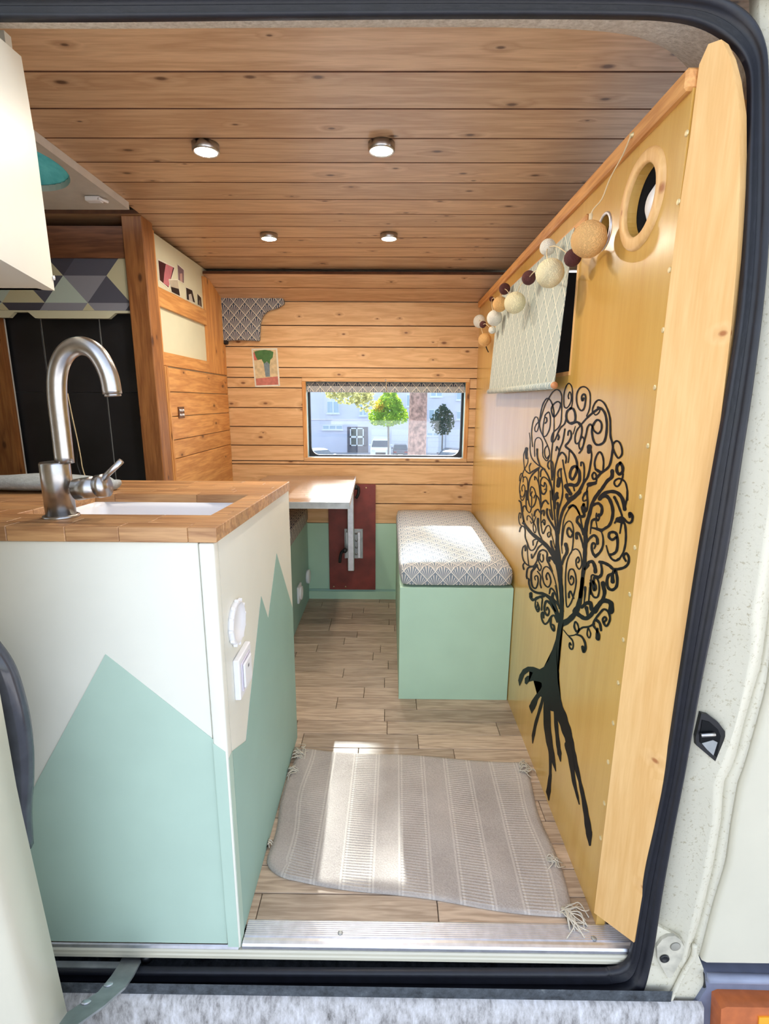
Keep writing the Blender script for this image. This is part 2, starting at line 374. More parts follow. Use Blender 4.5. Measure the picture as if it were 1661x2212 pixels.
# ---- ceiling: boards with chamfered edges, curving down to the far wall, a hole for the roof vent
def board(name, p0, p1, x0, x1, mat, parent, th=.012, g=.0008, ch=.0016, down=True):
    """board running in X between two (y,z) points; visible face on the side facing the room"""
    a, b = np.array(p0, float), np.array(p1, float); t = (b - a) / np.linalg.norm(b - a); n = np.array([-t[1], t[0]])
    if down and n[1] < 0 or (not down and n[0] < 0): n = -n
    a = a + t * g; b = b - t * g
    prof = [a + n * ch, a + t * ch, b - t * ch, b + n * ch, b + n * th, a + n * th]
    c = (a + b) / 2; xm = (x0 + x1) / 2
    V = [(x - xm, q[0] - c[0], q[1] - c[1]) for x in (x0, x1) for q in prof]
    Fc = [(i, (i + 1) % 6, 6 + (i + 1) % 6, 6 + i) for i in range(6)] + [(0, 1, 2, 3, 4, 5), (11, 10, 9, 8, 7, 6)]
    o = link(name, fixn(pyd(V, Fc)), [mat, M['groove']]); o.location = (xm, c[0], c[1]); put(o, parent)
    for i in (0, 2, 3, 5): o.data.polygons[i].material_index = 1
    return o
ce = box('ceiling', -.82, 1.24, .03, 1.64, ZC + .012, ZC + .02, M['darkgap']); struct(ce, 'boarded ceiling of knotty pine planks in shade-dark tone')
jy = [.028 + .1237 * i for i in range(12)] + [1.512, 1.655]
jz = [ZC] * 12 + [ZC - .004, ZC - .02]
VX0, VX1, VY0, VY1 = -1.22, -.828, .40, .90                  # roof vent opening
for i in range(len(jy) - 1):
    p0, p1 = (jy[i], jz[i]), (jy[i + 1], jz[i + 1])
    BK = dict(g=.0010, ch=.0016)
    if jy[i + 1] > VY0 and jy[i] < VY1:
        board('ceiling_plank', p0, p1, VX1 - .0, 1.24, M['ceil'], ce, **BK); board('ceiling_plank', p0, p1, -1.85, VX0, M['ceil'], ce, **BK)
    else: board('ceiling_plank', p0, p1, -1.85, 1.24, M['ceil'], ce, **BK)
slp = [(1.625, 1.634), (1.744, 1.600), (YB, 1.561)]
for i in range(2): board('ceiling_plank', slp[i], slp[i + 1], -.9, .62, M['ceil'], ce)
# ---- back wall: boards around the window
wx0, wx1, wz0, wz1 = -.449, .410, .768, 1.195                # outer edge of the window trim
wb = thing_wall = bpy.data.objects.new('wall_back', None); COL.objects.link(wb); wb.location = (0, YB, 0); struct(wb, 'back wall of honey coloured horizontal pine boards')
def zY(y): return float(onY(830, y, YB)[2])
jw = [zY(y) for y in (652, 704, 750, 795, 839, 882, 923, 963.5, 1004, 1046, 1088, 1131)]
for i in range(len(jw) - 1):
    zt, zb_ = jw[i], jw[i + 1]
    L, R = -.95, .46
    if zb_ >= wz1 - .002 or zt <= wz0 + .002: segs = [(L, R, zb_, zt)]
    elif zt > wz1 + .01: segs = [(L, R, wz1, zt), (L, wx0, zb_, wz1), (wx1, R, zb_, wz1)]
    elif zb_ < wz0 - .01: segs = [(L, R, zb_, wz0), (L, wx0, wz0, zt), (wx1, R, wz0, zt)]
    else: segs = [(L, wx0, zb_, zt), (wx1, R, zb_, zt)]
    for (a, b, c, d) in segs:
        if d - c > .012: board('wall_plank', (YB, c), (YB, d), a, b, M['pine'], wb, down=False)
box('lower_panel', -.95, .46, YB - .002, YB + .012, .045, jw[-1], M['mint'], wb)
bb = box('baseboard_back', -.46, .06, YB - .014, YB - .0025, 0, .044, M['mint']); struct(bb, 'mint green baseboard under the back wall')
box('baseboard_groove', -.46, .06, YB - .008, YB - .0025, .044, .056, M['teal'], bb)
# ---- window
win = bpy.data.objects.new('window_1', None); COL.objects.link(win); win.location = (0, YB, .77); struct(win, 'long low window with rounded corners in the pine back wall')
tw = .019
for (a, b, c, d) in ((wx0, wx1, wz1 - tw, wz1), (wx0, wx1, wz0, wz0 + tw), (wx0, wx0 + tw, wz0 + tw, wz1 - tw), (wx1 - tw, wx1, wz0 + tw, wz1 - tw)):
    box('trim_strip', a, b, YB - .006, YB + .02, c, d, M['pine'] if b - a > .1 else M['pinev'], win, .002)
ox0, ox1, oz0, oz1 = wx0 + tw, wx1 - tw, wz0 + tw, wz1 - tw
M['reveal'] = plain('pale aqua reveal', (186, 214, 206), .5)
box('reveal', ox0 - .01, ox0, YB + .02, YB + .075, oz0, oz1, M['reveal'], win)
box('reveal', ox1, ox1 + .01, YB + .02, YB + .075, oz0, oz1, M['reveal'], win)
box('reveal', ox0, ox1, YB + .02, YB + .075, oz1, oz1 + .01, M['reveal'], win)
box('window_ledge', ox0, ox1, YB + .02, YB + .075, oz0 - .01, oz0, M['plastic'], win)
def rrect(x0, x1, z0, z1, r, n=6):
    out = []
    for cx, cz, a0 in ((x1 - r, z1 - r, 0), (x0 + r, z1 - r, 90), (x0 + r, z0 + r, 180), (x1 - r, z0 + r, 270)):
        for i in range(n + 1):
            a = math.radians(a0 + 90 * i / n); out.append((cx + r * math.cos(a), cz + r * math.sin(a)))
    return out
def ringm(outer, inner, y0, y1):
    n = len(outer); V = [(p[0], y0, p[1]) for p in outer] + [(p[0], y0, p[1]) for p in inner] + [(p[0], y1, p[1]) for p in outer] + [(p[0], y1, p[1]) for p in inner]; Fc = []
    for i in range(n):
        j = (i + 1) % n
        Fc += [(i, j, n + j, n + i), (2 * n + i, 3 * n + i, 3 * n + j, 2 * n + j), (n + i, n + j, 3 * n + j, 3 * n + i), (i, 2 * n + i, 2 * n + j, j)]
    return fixn(pyd(V, Fc))
link('rubber_gasket', ringm(rrect(ox0 - .02, ox1 + .02, oz0 - .02, oz1 + .02, .05), rrect(ox0 + .012, ox1 - .012, oz0 + .008, oz1 - .006, .045), YB + .06, YB + .08), M['rubber'], win)
box('glass_pane', ox0, ox1, YB + .068, YB + .071, oz0, oz1, M['glass'], win)
# ---- partition to the cab (right wall): plywood with a window opening and a round port
pw = box('wall_right', XR, XR + .018, .0455, YB, 0, 1.548, M['ply']); struct(pw, 'yellow varnished plywood partition to the cab with a painted black tree')
c1 = box('cut', XR - .1, XR + .1, .475, 1.34, 1.145, 1.47, None)
pc = onX(1387, 434, XR); prt = .058
c2 = link('cut', lathem([(prt, -.1), (prt, .1)], 40, (XR, pc[1], pc[2]), (1, 0, 0)))
hc = onX(1305, 500, XR)
c3 = link('cut', lathem([(.032, -.1), (.032, .1)], 32, (XR, hc[1], hc[2]), (1, 0, 0)))
boolcut(pw, [c1, c2, c3])
for (a, b, c, d) in ((.475, .485, 1.145, 1.47), (1.33, 1.34, 1.145, 1.47)): box('opening_liner', XR - .001, XR + .06, a, b, c, d, M['post'], pw)
box('opening_liner', XR - .001, XR + .06, .485, 1.33, 1.145, 1.155, M['piney'], pw)
box('opening_liner', XR - .001, XR + .06, .485, 1.33, 1.46, 1.47, M['piney'], pw)
tr = box('trim_1', XR - .012, XR + .03, .0445, YB - .01, 1.532, 1.562, M['piney'], None, .004); struct(tr, 'honey pine rail along the top of the yellow partition')
tr = box('trim_2', XR - .009, XR, .43, 1.40, 1.472, 1.492, M['piney'], None, .003); struct(tr, 'narrow pine batten above the covered partition window')
# port ring
ring = []
for i in range(13):
    a = 2 * math.pi * i / 12
link('port_ring', lathem([(prt - .001, 0), (prt - .001, .005), (prt + .002, .007), (prt + .017, .007), (prt + .021, .004), (prt + .022, 0)], 48, (XR, pc[1], pc[2]), (-1, 0, 0), False, False), M['post'], pw, True)
me = lathem([(prt + .004, .018), (prt + .004, .09), (.002, .092)], 40, (XR, pc[1], pc[2]), (1, 0, 0), False)
link('port_cup', me, M['darkcab'], pw)
link('port_dome', lathem([(.001, -.030), (.020, -.028), (.038, -.016), (.050, .0), (.054, .012), (.054, .03)], 40, (XR + .042, pc[1] - .002, pc[2] - .004), (1, 0, 0)), M['plastic'], pw, True)
link('vent_cup', lathem([(.034, .018), (.034, .06), (.002, .062)], 32, (XR, hc[1], hc[2]), (1, 0, 0), False), M['darkcab'], pw)
link('vent_rim', lathem([(.031, 0), (.031, .003), (.036, .003), (.037, 0)], 32, (XR, hc[1], hc[2]), (-1, 0, 0), False, False), M['alu'], pw, True)
sy = [(1484, 288), (1466, 436), (1447, 583), (1433, 713), (1415, 837), (1400, 963), (1384, 1073), (1372, 1183), (1361, 1284), (1347, 1382), (1336, 1475), (1325, 1562), (1314, 1646), (1306, 1735), (1298, 1810)]
smesh = lathem([(.0045, 0), (.0045, .0012), (.003, .0022)], 12, (0, 0, 0), (-1, 0, 0))
smesh.materials.append(M['screw'])
for (x, y) in sy:
    P = onX(x, y, XR); o = link('screw', smesh); o.location = (XR, P[1], P[2]); put(o, pw)
# ---- slanting edge board beside the door
PP, PN = (XR, .045, 0), None
dv = np.array([.055, -.090, 0]); PN = np.array([-dv[1], dv[0], 0]); PN = -PN / np.linalg.norm(PN)
px_l = [(1283, 1972), (1340, 1500), (1390, 1100), (1430, 750), (1460, 500), (1490, 300), (1510, 140)]
px_r = [(1530, 95), (1558, 85), (1574, 118), (1586, 165), (1597, 240), (1598, 400), (1592, 560), (1580, 700), (1562, 860), (1545, 1000), (1510, 1250), (1480, 1440), (1450, 1600), (1410, 1810), (1369, 2036)]
pts = [onP(x, y, PP, PN) for x, y in px_l + px_r]
po = slab('trim_3', pts, tuple(-PN * .02 if PN[0] < 0 else PN * .02), M['post']); struct(po, 'pale yellow pine board with a curved edge beside the door seal')
# ---- left: dark recess with black panels, valance, posts and the boarded side of the wardrobe
YL = 1.10
wl = box('wall_left', -1.85, -.86, YL + .004, YL + .04, .3, 1.6, M['grout']); struct(wl, 'black panelled wall behind the sink')
xs = [float(onY(x, 1000, YL)[0]) for x in (-260, 46, 128, 247, 345)]
zs = [.75, float(onY(200, 848, YL)[2]), 1.64]
for i in range(len(xs) - 1):
    for j in range(2): box('wall_panel', xs[i] + .0022, xs[i + 1] - .0022, YL - .001, YL + .0038, zs[j] + (.0006 if j else 0), zs[j + 1], M['blackpanel'], wl, .001)
pl = onY(-10, 900, YL - .05); box('side_batten', pl[0] - .3, onY(18, 850, YL - .05)[0], YL - .05, YL - .02, .75, 1.4, M['brownpost'], wl)
box('cover_strip', onY(30, 850, YL - .02)[0] - .004, onY(30, 850, YL - .02)[0] + .001, YL - .02, YL - .012, .75, 1.36, M['grout'], wl)
bt = onY(200, 488, YL - .06)[2]; bb_ = onY(200, 557, YL - .06)[2]; vb = onY(200, 683, YL - .06)[2]
xp0 = float(onY(290, 760, YL - .06)[0])
bm_ = box('trim_4', -1.85, xp0, YL - .06, YL + .0, bb_, bt, M['beam']); struct(bm_, 'dark brown timber beam over the patterned valance')
va = link('valance', boxuv(boxm(-1.85, xp0 - .002, YL - .052, YL - .03, vb + .02, bb_)), M['wallpaper'])
tag(va, 'valance board covered in triangle patterned paper above the black wall', 'valance')
zz = onY(200, 672, YL - .052)[2]
vx = [onY(x, 690, YL - .052)[0] for x in (0, 20, 62, 76, 235, 250, 272)]
slab('lower_lip', [(vx[0] - .4, YL - .051, vb + .0195), (vx[0] - .4, YL - .051, vb - .004), (vx[1], YL - .051, vb - .004), (vx[1] + .02, YL - .051, vb + .014), (vx[2], YL - .051, vb + .014), (vx[3], YL - .051, vb - .006), (vx[4], YL - .051, vb - .006), (vx[5], YL - .051, vb + .012), (xp0 - .002, YL - .051, vb + .012), (xp0 - .002, YL - .051, vb + .0195)], (0, .016, 0), M['greywhite'], va)
# post
xa, xb = float(onY(288, 760, YL - .07)[0]), float(onY(331, 760, YL - .07)[0])
post = box('trim_5', xa, xb, YL - .07, YL + .01, .5, ZC, M['brownpost'], None, .003); struct(post, 'brown stained timber post between the black wall and the wardrobe side')
# wardrobe side
XW = -.83
ws = box('wall_side', XW - .03, XW - .012, YL + .012, YB - .001, .5, 1.66, M['greywhite']); struct(ws, 'pine framed wardrobe side with white panels and photographs')
def sidebox(name, pts, mat, th=.012, par=ws):
    return slab(name, [onX(x, y, XW) - np.array([th, 0, 0]) for x, y in pts], (th, 0, 0), mat, par)
def zX(x, y): return float(onX(x, y, XW)[2])
def yX(x, y): return float(onX(x, y, XW)[1])
z1, z2 = zX(395, 645), zX(395, 681); z3, z4 = zX(405, 771), zX(405, 797)
y0, y1 = YL + .012, YB - .002
yl, yr = yX(348, 690), yX(450, 745)
box('rail', XW - .012, XW, yl, yr, z2, z1, M['piney'], ws, .001)
box('rail', XW - .012, XW, yl, yr, z4, z3, M['piney'], ws, .001)
box('stile', XW - .012, XW, y0, yl, z4, 1.66, M['pinev'], ws, .001)
box('stile', XW - .012, XW, yr, y1, z4, 1.62, M['pinev'], ws, .001)
zl = [z4 - .004, zX(405, 848), zX(405, 898), zX(405, 946), zX(405, 985), .62, .5]
for i in range(len(zl) - 1):
    o = box('side_board', XW - .012, XW - .001, yl + .014, y1, zl[i + 1] + .0015, zl[i] - .0015, M['piney'], ws, .0015)
box('moulding', XW - .012, XW + .004, y0, yl - .002, .5, z4 - .002, M['pinev'], ws, .002)
box('moulding', XW - .012, XW + .007, yl, yl + .012, .5, z4 - .002, M['pinev'], ws, .002)
P = onX(391, 891, XW); lp = box('latch_plate', XW - .001, XW + .003, P[1] - .028, P[1] + .028, P[2] - .022, P[2] + .022, plain('bronze latch', (120, 84, 58), .4, .6, .2, 80), ws)
for dz in (.008, -.010):
    for dy in (-.016, 0, .016): lathe('latch_stud', [(.006, 0), (.006, .002), (.003, .004)], (XW + .003, P[1] + dy, P[2] + dz), (1, 0, 0), M['alu'], ws, 10)
# photographs pinned on the upper white panel
pcols = [((60, 24, 34), (196, 118, 128), 'pink and dark photograph print, largest of those on the wardrobe panel'), ((128, 104, 112), (196, 160, 150), 'small portrait style photograph above the other prints on the wardrobe panel'),
         ((20, 22, 30), (190, 180, 160), 'white bordered instant photograph with dark lower half on wardrobe panel'), ((16, 20, 24), (196, 190, 178), 'dark photograph print with pale shape at its foot on wardrobe panel'), ((34, 30, 26), (110, 100, 90), 'narrow dark photograph print nearest the back wall')]
pq = [[(339, 558), (378, 577), (364, 625), (343, 607)], [(382, 569), (397, 582), (397, 614), (384, 606)], [(363, 603), (383, 603), (389, 642), (369, 632)], [(400, 619), (415, 626), (422, 656), (402, 648)], [(425, 633), (434, 642), (436, 665), (426, 659)]]
M['photopaper'] = plain('photo paper', (226, 222, 206), .4)
for i, (q, (dk, lt, lab)) in enumerate(zip(pq, pcols)):
    Q = [onX(x, y, XW - .012) + np.array([.0006 + .0008 * (i == 2), 0, 0]) for x, y in q]
    ph = tag(slab('photograph', Q, (.0006, 0, 0), M['photopaper']), lab, 'photograph', 'photographs on the wardrobe panel')
    c = sum(Q) / 4; ins = [c + (p - c) * .88 + np.array([.0007, 0, 0]) for p in Q]
    slab('print', ins, (.0003, 0, 0), plain('print dark %d' % i, dk, .3), ph)
    a, b, cc, d = ins
    if i == 2: sub = [a, b, b * .45 + cc * .55, a * .45 + d * .55]
    elif i == 0: sub = [a * .55 + b * .45, a * .08 + b * .92, cc * .96 + b * .04, d * .6 + cc * .4, (a + d) / 2 * .6 + (b + cc) / 2 * .4]
    else: sub = [(a + d) / 2 * .7 + (b + cc) / 2 * .3, (a + d) / 2 * .3 + (b + cc) / 2 * .7 + (b - cc) * .15, d * .25 + cc * .75, d * .75 + cc * .25]
    slab('print_motif', [p + np.array([.0003, 0, 0]) for p in sub], (.0003, 0, 0), plain('print light %d' % i, lt, .3), ph)

